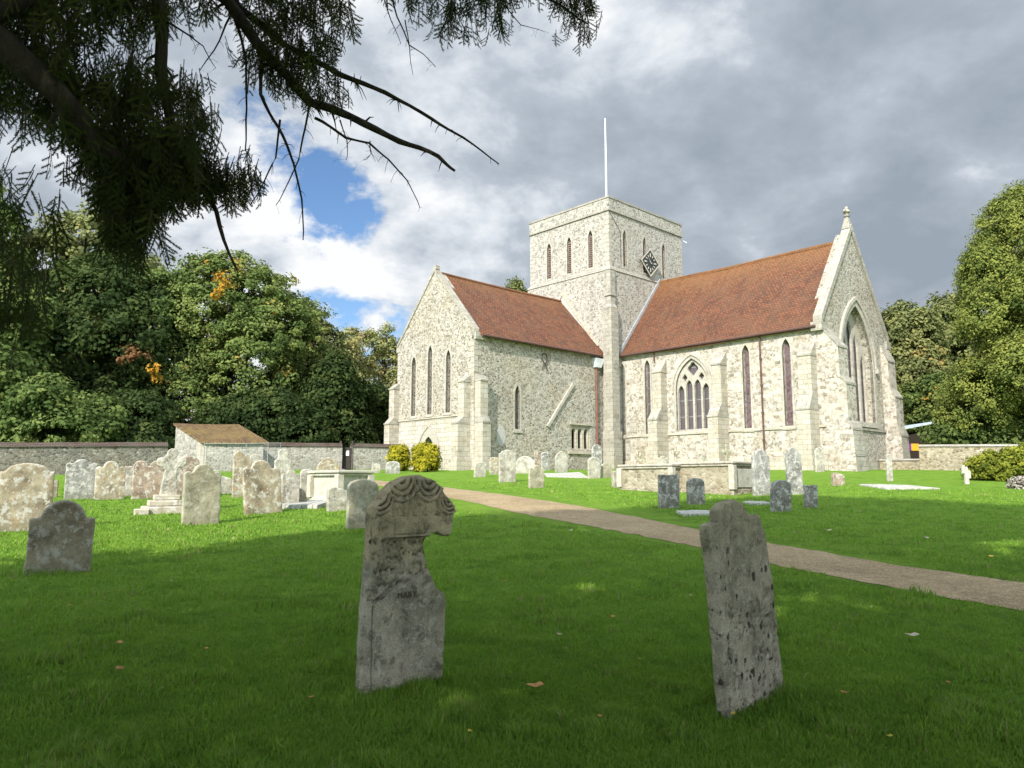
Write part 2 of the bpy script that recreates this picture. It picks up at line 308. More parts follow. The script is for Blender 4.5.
# the two near stones have their own wear, plus relief shading painted in
def near_mat(name, upper, lower, zsplit, dark_pits, lichc, zlo=0.0):
    m, gg, b, o, _ = newmat(name)
    s = gg.t.nodes.new('ShaderNodeSeparateXYZ'); gg.l(o, s.inputs[0])
    n1 = gg.noise(o, 7, 7, .7); n2 = gg.noise(gg.vmath('ADD', o, (4, 4, 4)), 20, 6, .75, .3); fine = gg.noise(o, 120, 4, .75); n4 = gg.noise(gg.vmath('ADD', o, (4, 9, 4)), 3, 5, .6)
    h = gg.step(gg.math('ADD', s.outputs[2], gg.math('MULTIPLY', gg.math('SUBTRACT', n1, .5), .5)), zsplit-.1, zsplit+.1)
    ge = gg.t.nodes.new('ShaderNodeNewGeometry')
    c = gg.mix(h, lower, upper)
    c = gg.mix(gg.step(n4, .42, .66), c, gg.mix(.5, c, (.10, .10, .05)))
    c = gg.mix(.85, c, gg.ramp(n1, [(.3, .3), (.7, .72)]), 'OVERLAY'); c = gg.mix(.55, c, gg.ramp(fine, [(.3, .12), (.7, .85)]), 'OVERLAY')
    li = gg.math('MULTIPLY', gg.step(n2, .54, .66), gg.math('SUBTRACT', 1.0, gg.math('MULTIPLY', h, .85)))
    c = gg.mix(gg.math('MULTIPLY', li, .75), c, lichc)
    spots = gg.step(gg.math('ADD', gg.voro(gg.vmath('MULTIPLY', o, (1, 1, .7)), 16), gg.math('MULTIPLY', gg.math('SUBTRACT', n1, .5), 1.2)), .22, .15)
    if dark_pits:
        c = gg.mix(gg.math('MULTIPLY', gg.math('MULTIPLY', spots, gg.math('SUBTRACT', 1.0, gg.math('MULTIPLY', h, .8))), .9), c, (.035, .025, .02))
    c = gg.mix(gg.math('MULTIPLY', gg.step(gg.noise(gg.vmath('ADD', o, (1, 8, 2)), 11, 8, .75, .6), .52, .60), .6), c, (.075, .068, .045))
    c = gg.mix(gg.math('MULTIPLY', gg.step(gg.noise(gg.vmath('ADD', o, (6, 8, 2)), 40, 5, .75, .3), .58, .66), .4), c, (.50, .48, .38))
    c = gg.mix(gg.math('MULTIPLY', gg.step(ge.outputs['Pointiness'], .495, .44), .85), c, (.03, .028, .02))  # hollows of the carving darkened in the colour, standing in for shade
    c = gg.mix(gg.math('MULTIPLY', gg.step(ge.outputs['Pointiness'], .51, .57), .5), c, (.50, .47, .36))  # painted light on the raised edges of the relief
    gg.l(c, b.inputs['Base Color']); bump(gg, b, gg.math('ADD', gg.math('MULTIPLY', n2, 1.4), fine), 1.0, .014)
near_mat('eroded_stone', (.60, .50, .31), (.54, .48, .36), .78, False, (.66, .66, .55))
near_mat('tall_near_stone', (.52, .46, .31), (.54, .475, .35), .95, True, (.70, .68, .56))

# lawn, path
def lawn_color(gg, o):
    n1 = gg.noise(o, .35, 5, .6); n2 = gg.noise(o, 2.6, 6, .65); n3 = gg.noise(o, 30, 4, .7)
    c = gg.ramp(gg.math('ADD', gg.math('MULTIPLY', n2, .6), gg.math('MULTIPLY', n3, .4)), [(.30, (.088, .190, .018)), (.5, (.155, .285, .028)), (.70, (.235, .365, .044))])
    c = gg.mix(gg.math('MULTIPLY', gg.step(n1, .45, .75), .35), c, (.20, .30, .035))
    c = gg.mix(gg.math('MULTIPLY', gg.step(gg.noise(gg.vmath('ADD', o, (3, 3, 3)), 1.6, 6, .75), .52, .62), .55), c, (.055, .135, .014))
    c = gg.mix(gg.math('MULTIPLY', gg.step(gg.noise(gg.vmath('ADD', o, (9, 3, 3)), 3.2, 7, .78), .56, .66), .5), c, (.22, .27, .07))
    return c, n2, n3
m, gg, b, o, _ = newmat('lawn'); c, n2, n3 = lawn_color(gg, o)
c = gg.mix(gg.math('MULTIPLY', gg.step(gg.noise(o, 1.1, 6, .7), .62, .74), .3), c, (.11, .10, .035))
gg.l(c, b.inputs['Base Color']); bump(gg, b, gg.math('ADD', gg.math('MULTIPLY', n2, .3), gg.noise(o, 60, 5, .8)), .9, .06); b.inputs['Roughness'].default_value = .9; b.inputs['Specular IOR Level'].default_value = .1
m, gg, b, o, out = newmat('grass_blades'); c, n2, n3 = lawn_color(gg, o)
at = gg.t.nodes.new('ShaderNodeAttribute'); at.attribute_name = 'cv'; at.attribute_type = 'GEOMETRY'
c = gg.mix(gg.step(at.outputs['Fac'], 0, 1), gg.mix(.3, c, (.06, .155, .014)), gg.mix(.35, c, (.31, .49, .07)))
c = gg.mix(gg.step(at.outputs['Fac'], .965, .97), c, (.30, .27, .12))
gg.l(c, b.inputs['Base Color']); b.inputs['Roughness'].default_value = .75; b.inputs['Specular IOR Level'].default_value = .2
tr = gg.t.nodes.new('ShaderNodeBsdfTranslucent'); gg.l(gg.mix(.5, c, (.16, .32, .03)), tr.inputs[0])
mx = gg.t.nodes.new('ShaderNodeMixShader'); mx.inputs[0].default_value = .3; gg.l(b.outputs[0], mx.inputs[1]); gg.l(tr.outputs[0], mx.inputs[2]); gg.l(mx.outputs[0], out.inputs[0])
m, gg, b, o, _ = newmat('gravel_path')
n1 = gg.noise(o, .9, 6, .65); n3 = gg.noise(o, 45, 4, .8); v = gg.voro(o, 55, 'F1', 'Color'); vs = gg.t.nodes.new('ShaderNodeSeparateColor'); gg.l(v, vs.inputs[0])
c = gg.ramp(gg.math('ADD', gg.math('MULTIPLY', n1, .5), gg.math('MULTIPLY', vs.outputs[0], .5)), [(.2, (.17, .12, .06)), (.45, (.30, .22, .12)), (.8, (.47, .37, .22))])
c = gg.mix(gg.math('MULTIPLY', gg.step(gg.noise(o, 2.5, 7, .72), .52, .66), .5), c, (.15, .11, .065))
c = gg.mix(gg.math('MULTIPLY', gg.step(gg.noise(gg.vmath('ADD', o, (5, 5, 5)), 7, 6, .75), .58, .68), .45), c, (.09, .13, .03))
gg.l(c, b.inputs['Base Color']); bump(gg, b, gg.math('ADD', n3, vs.outputs[1]), .6, .02)

LB = {'leaf_yew': 1.0, 'leaf_gold': 1.0, 'leaf_orange': 1.0, 'leaf_brown': 1.2, 'leaf_lavender': 1.6, 'leaf_yew_far': 1.6, 'leaf_autumn': 1.8, 'leaf_dark': 1.0, 'leaf_olive': 1.6, 'leaf_sycamore': 1.35}
def leafmat(name, cols, trans=.3, rough=.75, spec=.05):
    cols = [(p, tuple(q*LB.get(name, 1.3) for q in c)) for p, c in cols]
    m, gg, b, o, out = newmat(name)
    at = gg.t.nodes.new('ShaderNodeAttribute'); at.attribute_name = 'cv'; at.attribute_type = 'GEOMETRY'
    n = gg.noise(o, .5, 4); f = gg.math('ADD', gg.math('MULTIPLY', at.outputs['Fac'], .75), gg.math('MULTIPLY', gg.math('SUBTRACT', n, .375), 1.0))
    c = gg.ramp(f, cols); gg.l(c, b.inputs['Base Color']); b.inputs['Roughness'].default_value = rough; b.inputs['Specular IOR Level'].default_value = spec
    tr = gg.t.nodes.new('ShaderNodeBsdfTranslucent'); gg.l(gg.mix(.3, c, (.12, .16, .02)), tr.inputs[0])
    mx = gg.t.nodes.new('ShaderNodeMixShader'); mx.inputs[0].default_value = trans
    gg.l(b.outputs[0], mx.inputs[1]); gg.l(tr.outputs[0], mx.inputs[2]); gg.l(mx.outputs[0], out.inputs[0])
leafmat('leaf_sycamore', [(0, (.030, .050, .014)), (.4, (.070, .105, .030)), (.75, (.125, .16, .045)), (.97, (.18, .20, .06)), (1, (.30, .17, .03))])
leafmat('leaf_dark', [(0, (.016, .030, .011)), (.5, (.038, .062, .020)), (.9, (.075, .105, .032)), (1, (.11, .13, .04))])
leafmat('leaf_olive', [(0, (.045, .055, .022)), (.5, (.105, .12, .045)), (.9, (.17, .175, .065)), (1, (.22, .15, .05))])
leafmat('leaf_autumn', [(0, (.07, .085, .03)), (.5, (.15, .16, .06)), (.85, (.22, .20, .08)), (1, (.26, .17, .08))])
leafmat('leaf_gold', [(0, (.09, .10, .015)), (.4, (.26, .25, .02)), (.8, (.46, .40, .03)), (1, (.55, .46, .05))])
leafmat('leaf_orange', [(0, (.30, .15, .02)), (.6, (.48, .25, .03)), (1, (.55, .34, .06))])
leafmat('leaf_brown', [(0, (.14, .07, .03)), (1, (.24, .12, .06))])
leafmat('leaf_yew_far', [(0, (.035, .052, .014)), (.5, (.095, .118, .028)), (1, (.175, .185, .042))], .2)
leafmat('leaf_yew', [(0, (.014, .022, .006)), (.5, (.040, .056, .012)), (1, (.095, .105, .028))], .15, .6)
leafmat('leaf_hedge', [(0, (.04, .055, .010)), (.5, (.12, .14, .018)), (1, (.22, .22, .03))], .15)
leafmat('leaf_lavender', [(0, (.10, .09, .075)), (.5, (.20, .18, .15)), (1, (.30, .28, .24))], .1)
m, gg, b, o, _ = newmat('bark'); n = gg.noise(gg.vmath('MULTIPLY', o, (1, 1, .35)), 12, 6, .7, .5)
gg.l(gg.ramp(n, [(.3, (.014, .011, .008)), (.55, (.045, .034, .025)), (.75, (.10, .077, .058))]), b.inputs['Base Color']); bump(gg, b, n, .8, .03)
plain('fallen_leaf', (.40, .20, .06), .7, var=.5, scale=40); plain('fallen_leaf_yellow', (.55, .42, .07), .7, var=.3, scale=40); plain('fallen_leaf_pale', (.46, .40, .28), .7, var=.3, scale=40)

# ------------------------------------------------------------------ mesh helpers
def set_uv(me):
    n = len(me.polygons)
    if not n: return
    uvl = me.uv_layers.new(name='UVMap')
    co = np.empty(len(me.vertices)*3); me.vertices.foreach_get('co', co); co = co.reshape(-1, 3)
    nr = np.empty(n*3); me.polygons.foreach_get('normal', nr); nr = nr.reshape(-1, 3)
    lt = np.empty(n, int); me.polygons.foreach_get('loop_total', lt)
    vi = np.empty(len(me.loops), int); me.loops.foreach_get('vertex_index', vi)
    nl = np.repeat(nr, lt, axis=0); p = co[vi]
    hz = np.hypot(nl[:, 0], nl[:, 1]); flat = hz < .05
    tx = np.where(flat, 1, -nl[:, 1]/np.maximum(hz, 1e-6)); ty = np.where(flat, 0, nl[:, 0]/np.maximum(hz, 1e-6))
    u = p[:, 0]*tx+p[:, 1]*ty
    # slope direction = n x t
    bx = nl[:, 1]*0-nl[:, 2]*ty; by = nl[:, 2]*tx; bz = nl[:, 0]*ty-nl[:, 1]*tx
    v = np.abs(1)*(p[:, 0]*bx+p[:, 1]*by+p[:, 2]*bz); v = np.where(bz < 0, -v, v)
    uvl.data.foreach_set('uv', np.stack([u, v], 1).astype(np.float32).ravel())
def link(name, me, parent=None):
    o = bpy.data.objects.new(name, me); COL.objects.link(o)
    if parent is not None:
        o.parent = parent; o.matrix_parent_inverse = Matrix.Translation(-Vector(PW(parent)))
    return o
def PW(o):
    v = Vector(o.location); p = o.parent
    return v if p is None else v  # parents below top level sit at the origin
def tag(o, label, cat, group=None, kind=None):
    if label: o['label'] = label
    if cat: o['category'] = cat
    if group: o['group'] = group
    if kind: o['kind'] = kind
    return o
def thing(name, label, cat, loc, group=None):
    o = bpy.data.objects.new(name, None); COL.objects.link(o); o.location = loc; o.empty_display_size = .3
    return tag(o, label, cat, group)
class MB:
    def __init__(s): s.v = []; s.f = []; s.m = []
    def add(s, vs, fs, mi=0):
        k = len(s.v); s.v += [tuple(map(float, v)) for v in vs]; s.f += [tuple(i+k for i in f) for f in fs]; s.m += [mi]*len(fs); return s
    def hexa(s, b8, mi=0):
        return s.add(b8, [(3, 2, 1, 0), (4, 5, 6, 7), (0, 1, 5, 4), (1, 2, 6, 5), (2, 3, 7, 6), (3, 0, 4, 7)], mi)
    def box(s, fr, a0, a1, b0, b1, z0, z1, mi=0):
        return s.hexa([fr(a0, b0, z0), fr(a1, b0, z0), fr(a1, b1, z0), fr(a0, b1, z0), fr(a0, b0, z1), fr(a1, b0, z1), fr(a1, b1, z1), fr(a0, b1, z1)], mi)
    def tube(s, pts, rad, n=6, mi=0, cap=True):
        pts = [Vector(p) for p in pts]; k = len(s.v); up = Vector((.13, .21, 1))
        if isinstance(rad, (int, float)): rad = [rad]*len(pts)
        for i, p in enumerate(pts):
            d = (pts[min(i+1, len(pts)-1)]-pts[max(i-1, 0)]).normalized()
            a = d.cross(up if abs(d.z) < .95 else Vector((1, 0, 0))).normalized(); b = d.cross(a)
            for j in range(n):
                th = 2*math.pi*j/n; q = p+(a*math.cos(th)+b*math.sin(th))*rad[i]; s.v.append(tuple(q))
        for i in range(len(pts)-1):
            for j in range(n):
                s.f.append((k+i*n+j, k+i*n+(j+1) % n, k+(i+1)*n+(j+1) % n, k+(i+1)*n+j)); s.m.append(mi)
        if cap:
            s.f.append(tuple(k+j for j in range(n))); s.m.append(mi)
            s.f.append(tuple(k+(len(pts)-1)*n+n-1-j for j in range(n))); s.m.append(mi)
        return s
    def build(s, name, mats, parent=None, smooth=False, bevel=0):
        me = bpy.data.meshes.new(name); me.from_pydata(s.v, [], s.f)
        if isinstance(mats, str): mats = [mats]
        for q in mats: me.materials.append(MATS[q])
        me.polygons.foreach_set('material_index', s.m)
        bm = bmesh.new(); bm.from_mesh(me); bmesh.ops.recalc_face_normals(bm, faces=bm.faces)
        if bevel:
            bmesh.ops.bevel(bm, geom=[e for e in bm.edges if e.is_manifold and e.calc_face_angle(0) > .5], offset=bevel, segments=1, affect='EDGES')
        bm.to_mesh(me); bm.free()
        if smooth: me.polygons.foreach_set('use_smooth', [True]*len(me.polygons))
        me.update(); set_uv(me)
        return link(name, me, parent)
def plate(outer, holes, thick):
    """2-D outline with holes, extruded. returns verts (x, y, z in +-thick/2) and faces"""
    cu = bpy.data.curves.new('tmp', 'CURVE'); cu.dimensions = '2D'; cu.fill_mode = 'BOTH'; cu.extrude = thick/2
    for loop in [outer]+list(holes):
        sp = cu.splines.new('POLY'); sp.points.add(len(loop)-1); sp.use_cyclic_u = True
        for p, q in zip(sp.points, loop): p.co = (q[0], q[1], 0, 1)
    o = bpy.data.objects.new('tmp', cu); COL.objects.link(o)
    dg = bpy.context.evaluated_depsgraph_get(); me = bpy.data.meshes.new_from_object(o.evaluated_get(dg))
    vs = [tuple(v.co) for v in me.vertices]; fs = [tuple(p.vertices) for p in me.polygons]
    bm = bmesh.new(); bm.from_mesh(me); bmesh.ops.remove_doubles(bm, verts=bm.verts, dist=1e-4); bm.verts.index_update()
    vs = [tuple(v.co) for v in bm.verts]; fs = [tuple(v.index for v in f.verts) for f in bm.faces]; bm.free()
    bpy.data.objects.remove(o); bpy.data.curves.remove(cu); bpy.data.meshes.remove(me)
    return vs, fs
def arch(cx, z0, w, apex, rise=None, n=10):
    """pointed arch outline, sill z0"""
    if rise is None: rise = w*1.25
    r = (w*w/4+rise*rise)/w; sp = apex-rise; pts = [(cx-w/2, z0), (cx+w/2, z0)]
    a1 = math.asin(min(1, rise/r))
    for i in range(n+1):
        a = a1*i/n; pts.append((cx+w/2-r+r*math.cos(a), sp+r*math.sin(a)))
    for i in range(n-1, -1, -1):
        a = a1*i/n; pts.append((cx-w/2+r-r*math.cos(a), sp+r*math.sin(a)))
    return pts
def np_mesh(name, V, Fq, mats, attrs=None, parent=None, smooth=False, mi=None):
    """V (n,3), Fq (m,k) all faces with k corners"""
    me = bpy.data.meshes.new(name); k = Fq.shape[1]; m_ = len(Fq)
    me.vertices.add(len(V)); me.vertices.foreach_set('co', np.ascontiguousarray(V, np.float32).ravel())
    me.loops.add(m_*k); me.loops.foreach_set('vertex_index', np.ascontiguousarray(Fq, np.int32).ravel())
    me.polygons.add(m_); me.polygons.foreach_set('loop_start', np.arange(0, m_*k, k, dtype=np.int32))
    for q in ([mats] if isinstance(mats, str) else mats): me.materials.append(MATS[q])
    if mi is not None: me.polygons.foreach_set('material_index', np.asarray(mi, np.int32))
    if smooth: me.polygons.foreach_set('use_smooth', np.ones(m_, bool))
    if attrs is not None:
        a = me.attributes.new('cv', 'FLOAT', 'POINT'); a.data.foreach_set('value', np.ascontiguousarray(attrs, np.float32))
    me.update(calc_edges=True); me.validate()
    return link(name, me, parent)

# ------------------------------------------------------------------ setting: lawn and path
def axis(lo, hi, fine0, fine1, step, grow=1.22):
    a = list(np.arange(fine0, fine1+1e-6, step)); s = step; x = fine0; l = []
    while x > lo: s *= grow; x -= s; l.append(x)
    s = step; x = a[-1]; r_ = []
    while x < hi: s *= grow; x += s; r_.append(x)
    return np.array(l[::-1]+a+r_)
ax = axis(-700, 700, -26, 30, .3); ay = axis(-60, 900, -3, 50, .3)
XX, YY = np.meshgrid(ax, ay); ZZ = gz(XX, YY); nx, ny = len(ax), len(ay)
idx = np.arange(nx*ny).reshape(ny, nx)
FQ = np.stack([idx[:-1, :-1], idx[:-1, 1:], idx[1:, 1:], idx[1:, :-1]], -1).reshape(-1, 4)
ground = np_mesh('ground', np.stack([XX, YY, ZZ], -1).reshape(-1, 3), FQ, 'lawn', smooth=True); ground['kind'] = 'structure'
up_ = [(376, 480.5), (400, 482.2), (430, 485.5), (470, 490.5), (520, 497), (580, 506), (640, 518), (700, 530.5), (800, 548.5), (900, 566), (1024, 583), (1160, 600)]
lo_ = [(372, 485), (395, 488.5), (425, 493), (465, 501), (520, 513.5), (575, 523.5), (625, 533), (690, 545.5), (790, 568), (895, 588.5), (1024, 612), (1150, 634)]
PU = np.array([ground_at(*p)[:2] for p in up_]); PL = np.array([ground_at(*p)[:2] for p in lo_])
ge = np.array([(-9.3, 43.5), (-9.9, 46.6)]); gl = np.array([(-10.6, 43.2), (-11.0, 46.6)])
PU = np.vstack([ge[::-1], PU, PU[-1]+(PU[-1]-PU[-2])*[[1.0, .9]], PU[-1]+(PU[-1]-PU[-2])*[[4.0, 3.4]]]); PL = np.vstack([gl[::-1], PL, PL[-1]+(PL[-1]-PL[-2])*[[1.0, .9]], PL[-1]+(PL[-1]-PL[-2])*[[4.0, 3.4]]])
def dens(Pp, n):
    o = []
    for i in range(len(Pp)-1):
        for k in range(n): o.append(Pp[i]+(Pp[i+1]-Pp[i])*k/n)
    return np.array(o+[Pp[-1]])
PU2, PL2 = dens(PU, 14), dens(PL, 14)
W_ = 8; rows = []
for i in range(len(PU2)):
    a, b_ = PU2[i], PL2[i]; ja = .06*mnoise.noise((i*.31, 1, 0)); jb = .06*mnoise.noise((i*.37, 7, 0))
    for k in range(W_+1):
        f = k/W_; f = f+(ja*(1-f)+jb*f); q = a+(b_-a)*f; rows.append((q[0], q[1], float(gz(q[0], q[1]))+.006))
idx = np.arange(len(rows)).reshape(-1, W_+1)
path = np_mesh('path', np.array(rows), np.stack([idx[:-1, :-1], idx[:-1, 1:], idx[1:, 1:], idx[1:, :-1]], -1).reshape(-1, 4), 'gravel_path', smooth=True)
path['kind'] = 'structure'
PC = (PU2+PL2)/2; PWd = np.linalg.norm(PU2-PL2, axis=1)/2

# ------------------------------------------------------------------ church
T2 = np.array([-.72826, -.68530]); C2 = np.array([.68530, -.72826]); O2 = np.array([6.767, 52.0])
def W(u, v, z): p = O2+u*C2+v*T2; return (p[0], p[1], z)
GB = 1.7                                # walls run a little into the ground
ZT, ZS, ZTE, ZTR, ZCE, ZCR = 21.6, 16.5, 10.5, 14.64, 10.46, 16.66
LT, UT, WT, LC, VC, WC, TU, TV = 11.74, -.63, 7.72, 14.32, -.99, 9.16, 7.81, 8.81
church = thing('church', 'flint and stone church with square tower, two red tiled roofs and a tall east window', 'church', W(0, 0, 2.3))
def fv(v0, sgn=1):      # wall plane v = v0 facing +T: along-axis is u
    return lambda a, c, z: W(a, v0+c*sgn, z)
def fu(u0, sgn=1):      # wall plane u = u0 facing +C: along-axis is v
    return lambda a, c, z: W(u0+c*sgn, a, z)
def wallplate(mb, fr, outer, holes, thick, mi=0, off=0):
    vs, fs = plate(outer, holes, thick)
    mb.add([fr(x, z_-thick/2+off, y) for x, y, z_ in vs], fs, mi)
def pane(fr, outline, depth, mat, parent, name='glass_pane', label=None):
    mb = MB(); wallplate(mb, fr, outline, [], .04, 0, -depth); o = mb.build(name, mat, parent)
    if label: o['label'] = label
    return o
def grow(cx, z0, w, apex, rise, d): return arch(cx, z0-d, w+2*d, apex+d*1.35, rise+d*.9 if rise else None)
def quoins(mb, fr, a, side, z0, z1, mi, proud=.02, h=.33, sgn2=None):
    z = z0; i = 0
    while z+h < z1:
        L = .52 if i % 2 else .30
        a0, a1 = (a, a+side*L) if side > 0 else (a+side*L, a)
        mb.box(fr, a0, a1, -.1, proud, z+.012, z+h-.012, mi); z += h; i += 1
def hood(mb, fr, cx, zb, w, apex, rise, d0, d1, thick, off):
    def side(d):
        a = [q for q in grow(cx, 0, w, apex, rise, d)[2:]]
        return [q for q in a if q[1] > zb]
    o_, i_ = side(d1), side(d0)
    ring = [(cx+w/2+d1, zb)]+o_+[(cx-w/2-d1, zb), (cx-w/2-d0, zb)]+i_[::-1]+[(cx+w/2+d0, zb)]
    wallplate(mb, fr, ring, [], thick, 0, off)
def window(fr, cx, z0, w, apex, rise=None, depth=.38, mat='glass_leaded', surround=.14, smat='moulding_pale', name='window', label=None):
    wn = pane(fr, arch(cx, z0, w, apex, rise), depth, mat, church, name, label)
    mb = MB(); i_ = arch(cx, z0+.0, w, apex, rise); o_ = grow(cx, z0, w, apex, rise if rise else w*1.25, surround)
    wallplate(mb, fr, o_, [i_], .16, 0, .022)
    mb.box(fr, cx-w/2-surround-.05, cx+w/2+surround+.05, -.3, .07, z0-surround-.10, z0-surround+.03, 0)
    s = mb.build('surround', smat, wn)
    return wn
# --- tower
mb = MB(); fL, fR = fv(0), fu(0)
tl = [(-5.8, 16.75, .42, 19.5), (-3.75, 16.75, .42, 19.5), (-1.7, 16.75, .42, 19.5)]
trr = [(-1.75, 16.8, .42, 19.5), (-4.08, 16.8, .42, 19.5), (-6.42, 16.8, .42, 19.5)]
wallplate(mb, fL, [(-TU, ZS-.1), (0, ZS-.1), (0, 20.62), (-TU, 20.62)], [arch(*q) for q in tl], .7)
wallplate(mb, fR, [(-TV, ZS-.1), (-.7, ZS-.1), (-.7, 20.62), (-TV, 20.62)], [arch(*q) for q in trr], .7)
mb.box(W, -TU, -TU+.7, -TV, -.7, ZS-.1, 20.62); mb.box(W, -TU+.7, -.7, -TV, -TV+.7, ZS-.1, 20.62)
mb.box(W, -.701, 0, -.7, -.699, ZS-.1, 20.62)
e = .14
mb.box(W, -TU-e, e, -TV-e, e, GB, ZS-.1)
quoins(mb, fL, 0, -1, ZS+.1, 20.5, 1); quoins(mb, fL, -TU, 1, ZS+.1, 20.5, 1)
quoins(mb, fR, 0, -1, ZS+.1, 20.5, 1); quoins(mb, fR, -TV, 1, ZS+.1, 20.5, 1)
mb.build('tower_wall', ['flint_wall_tower', 'moulding_pale'], church)
mb = MB()
mb.hexa([W(-TU-e-.06, -TV-e-.06, ZS-.25), W(e+.06, -TV-e-.06, ZS-.25), W(e+.06, e+.06, ZS-.25), W(-TU-e-.06, e+.06, ZS-.25),
         W(-TU-.005, -TV-.005, ZS+.05), W(.005, -TV-.005, ZS+.05), W(.005, .005, ZS+.05), W(-TU-.005, .005, ZS+.05)])
mb.build('string_course', 'dressed_stone_grey', church)
mb = MB()
mb.box(W, -TU-.10, .10, -TV-.10, .10, 20.55, 20.68, 1)
for (a, b_, c_, d_) in [(-TU-.04, .04, -.36, .04), (-TU-.04, .04, -TV-.04, -TV+.36), (-TU-.04, -TU+.36, -TV+.36, -.36), (-.36, .04, -TV+.36, -.36)]:
    mb.box(W, a, b_, c_, d_, 20.68, 21.48, 0)
for (a, b_, c_, d_) in [(-TU-.09, .09, -.41, .09), (-TU-.09, .09, -TV-.09, -TV+.41), (-TU-.09, -TU+.41, -TV+.41, -.41), (-.41, .09, -TV+.41, -.41)]:
    mb.box(W, a, b_, c_, d_, 21.48, 21.60, 1)
mb.box(W, -TU+.36, -.36, -TV+.36, -.36, 20.68, 20.85, 2)
mb.build('parapet', ['flint_wall_tower', 'dressed_stone_grey', 'lead'], church)
def louvre(fr, q):
    wn = pane(fr, arch(*q), .42, 'interior_dark', church, 'louvre_window')
    cx_, z0_, w_, ap = q; mb = MB(); z = z0_+.02
    while z < ap-.35:
        mb.hexa([fr(cx_-w_/2-.02, -.34, z+.13), fr(cx_+w_/2+.02, -.34, z+.13), fr(cx_+w_/2+.02, -.30, z+.17), fr(cx_-w_/2-.02, -.30, z+.17),
                 fr(cx_-w_/2-.02, -.16, z-.02), fr(cx_+w_/2+.02, -.16, z-.02), fr(cx_+w_/2+.02, -.13, z+.02), fr(cx_-w_/2-.02, -.13, z+.02)])
        z += .15
    mb.build('louvres', 'louvre', wn)
    mb = MB(); wallplate(mb, fr, grow(cx_, z0_, w_, ap, w_*1.25, .13), [arch(*q)], .14, 0, .018); mb.build('surround', 'moulding_pale', wn)
for q in tl: louvre(fL, q)
for q in trr: louvre(fR, q)
# clock: dark lozenge with pale ring, ticks and hands
cv_, cz_ = -4.28, 17.55
clk = MB(); wallplate(clk, fR, [(cv_-1.1, cz_), (cv_, cz_-1.05), (cv_+1.1, cz_), (cv_, cz_+1.05)], [], .10, 0, .34)
clk.box(fR, cv_-.15, cv_+.15, -.02, .25, cz_-.15, cz_+.15, 0)
ck = clk.build('clock', 'clock_face', church)
mb = MB()
wallplate(mb, fR, [(cv_-1.12, cz_), (cv_, cz_-1.07), (cv_+1.12, cz_), (cv_, cz_+1.07)], [[(cv_-1.0, cz_), (cv_, cz_-.955), (cv_+1.0, cz_), (cv_, cz_+.955)]], .03, 0, .365)
mb.build('rim', 'gilt', ck)
for i in range(12):
    mb = MB(); a = math.pi*2*i/12; r0, r1 = .42, .60 if i % 3 else .70
    c_, s_ = math.cos(a), math.sin(a); wd_ = .035 if i % 3 else .05
    vs = [(cv_+c_*r0-s_*wd_, cz_+s_*r0+c_*wd_), (cv_+c_*r0+s_*wd_, cz_+s_*r0-c_*wd_), (cv_+c_*r1+s_*wd_, cz_+s_*r1-c_*wd_), (cv_+c_*r1-s_*wd_, cz_+s_*r1+c_*wd_)]
    wallplate(mb, fR, vs, [], .02, 0, .366)
    mb.build('hour_mark', 'gilt', ck)
mb = MB()
for a, L in ((R(52), .52), (R(200), .36)):
    c_, s_ = math.cos(a), math.sin(a); w2 = .03
    wallplate(mb, fR, [(cv_-c_*.1-s_*w2, cz_-s_*.1+c_*w2), (cv_-c_*.1+s_*w2, cz_-s_*.1-c_*w2), (cv_+c_*L, cz_+s_*L)], [], .02, 0, .396)
mb.build('hands', 'gilt', ck)
# flagpole
pc = W(-3.25, -3.75, 20.85)
mb = MB(); mb.tube([pc, (pc[0], pc[1], 25), (pc[0], pc[1], 29.6)], [.09, .075, .04], 10); mb.tube([(pc[0], pc[1], 29.6), (pc[0], pc[1], 29.7), (pc[0], pc[1], 29.8)], [.04, .07, .03], 8)
mb.build('flagpole', 'pole_white', church, smooth=True)
mb = MB(); mb.tube([W(0.03, -.02, 20.5), W(.04, -1.2, 19.3)], .018, 5); mb.tube([W(.04, -1.2, 19.3), W(.04, -1.25, 16.9)], .012, 5); mb.build('lightning_cable', 'iron', church)
mb = MB(); mb.tube([W(-.2, -TV-.05, 20.45), W(.12, -TV-.55, 20.2)], .05, 6); mb.build('gargoyle_spout', 'white_lead', church)
# corner pier of the tower
mb = MB()
mb.box(W, -.30, .62, -.30, .62, GB, 5.0); mb.box(W, -.25, .50, -.25, .50, 5.0, 13.5)
mb.hexa([W(-.2, -.2, 13.5), W(.5, -.2, 13.5), W(.5, .5, 13.5), W(-.2, .5, 13.5), W(-.2, -.2, 13.75), W(.34, -.2, 13.75), W(.34, .34, 13.75), W(-.2, .34, 13.75)])
mb.box(W, -.2, .32, -.2, .32, 13.75, 16.2)
mb.hexa([W(-.2, -.2, 16.2), W(.36, -.2, 16.2), W(.36, .36, 16.2), W(-.2, .36, 16.2), W(-.2, -.2, 16.6), W(.1, -.2, 16.6), W(.1, .1, 16.6), W(-.2, .1, 16.6)])
mb.box(W, -.2, .41, -.2, .41, 14.35, 14.5)
mb.build('corner_buttress', 'dressed_stone_grey', church)['label'] = 'tall narrow buttress on the tower corner between the two roofs'
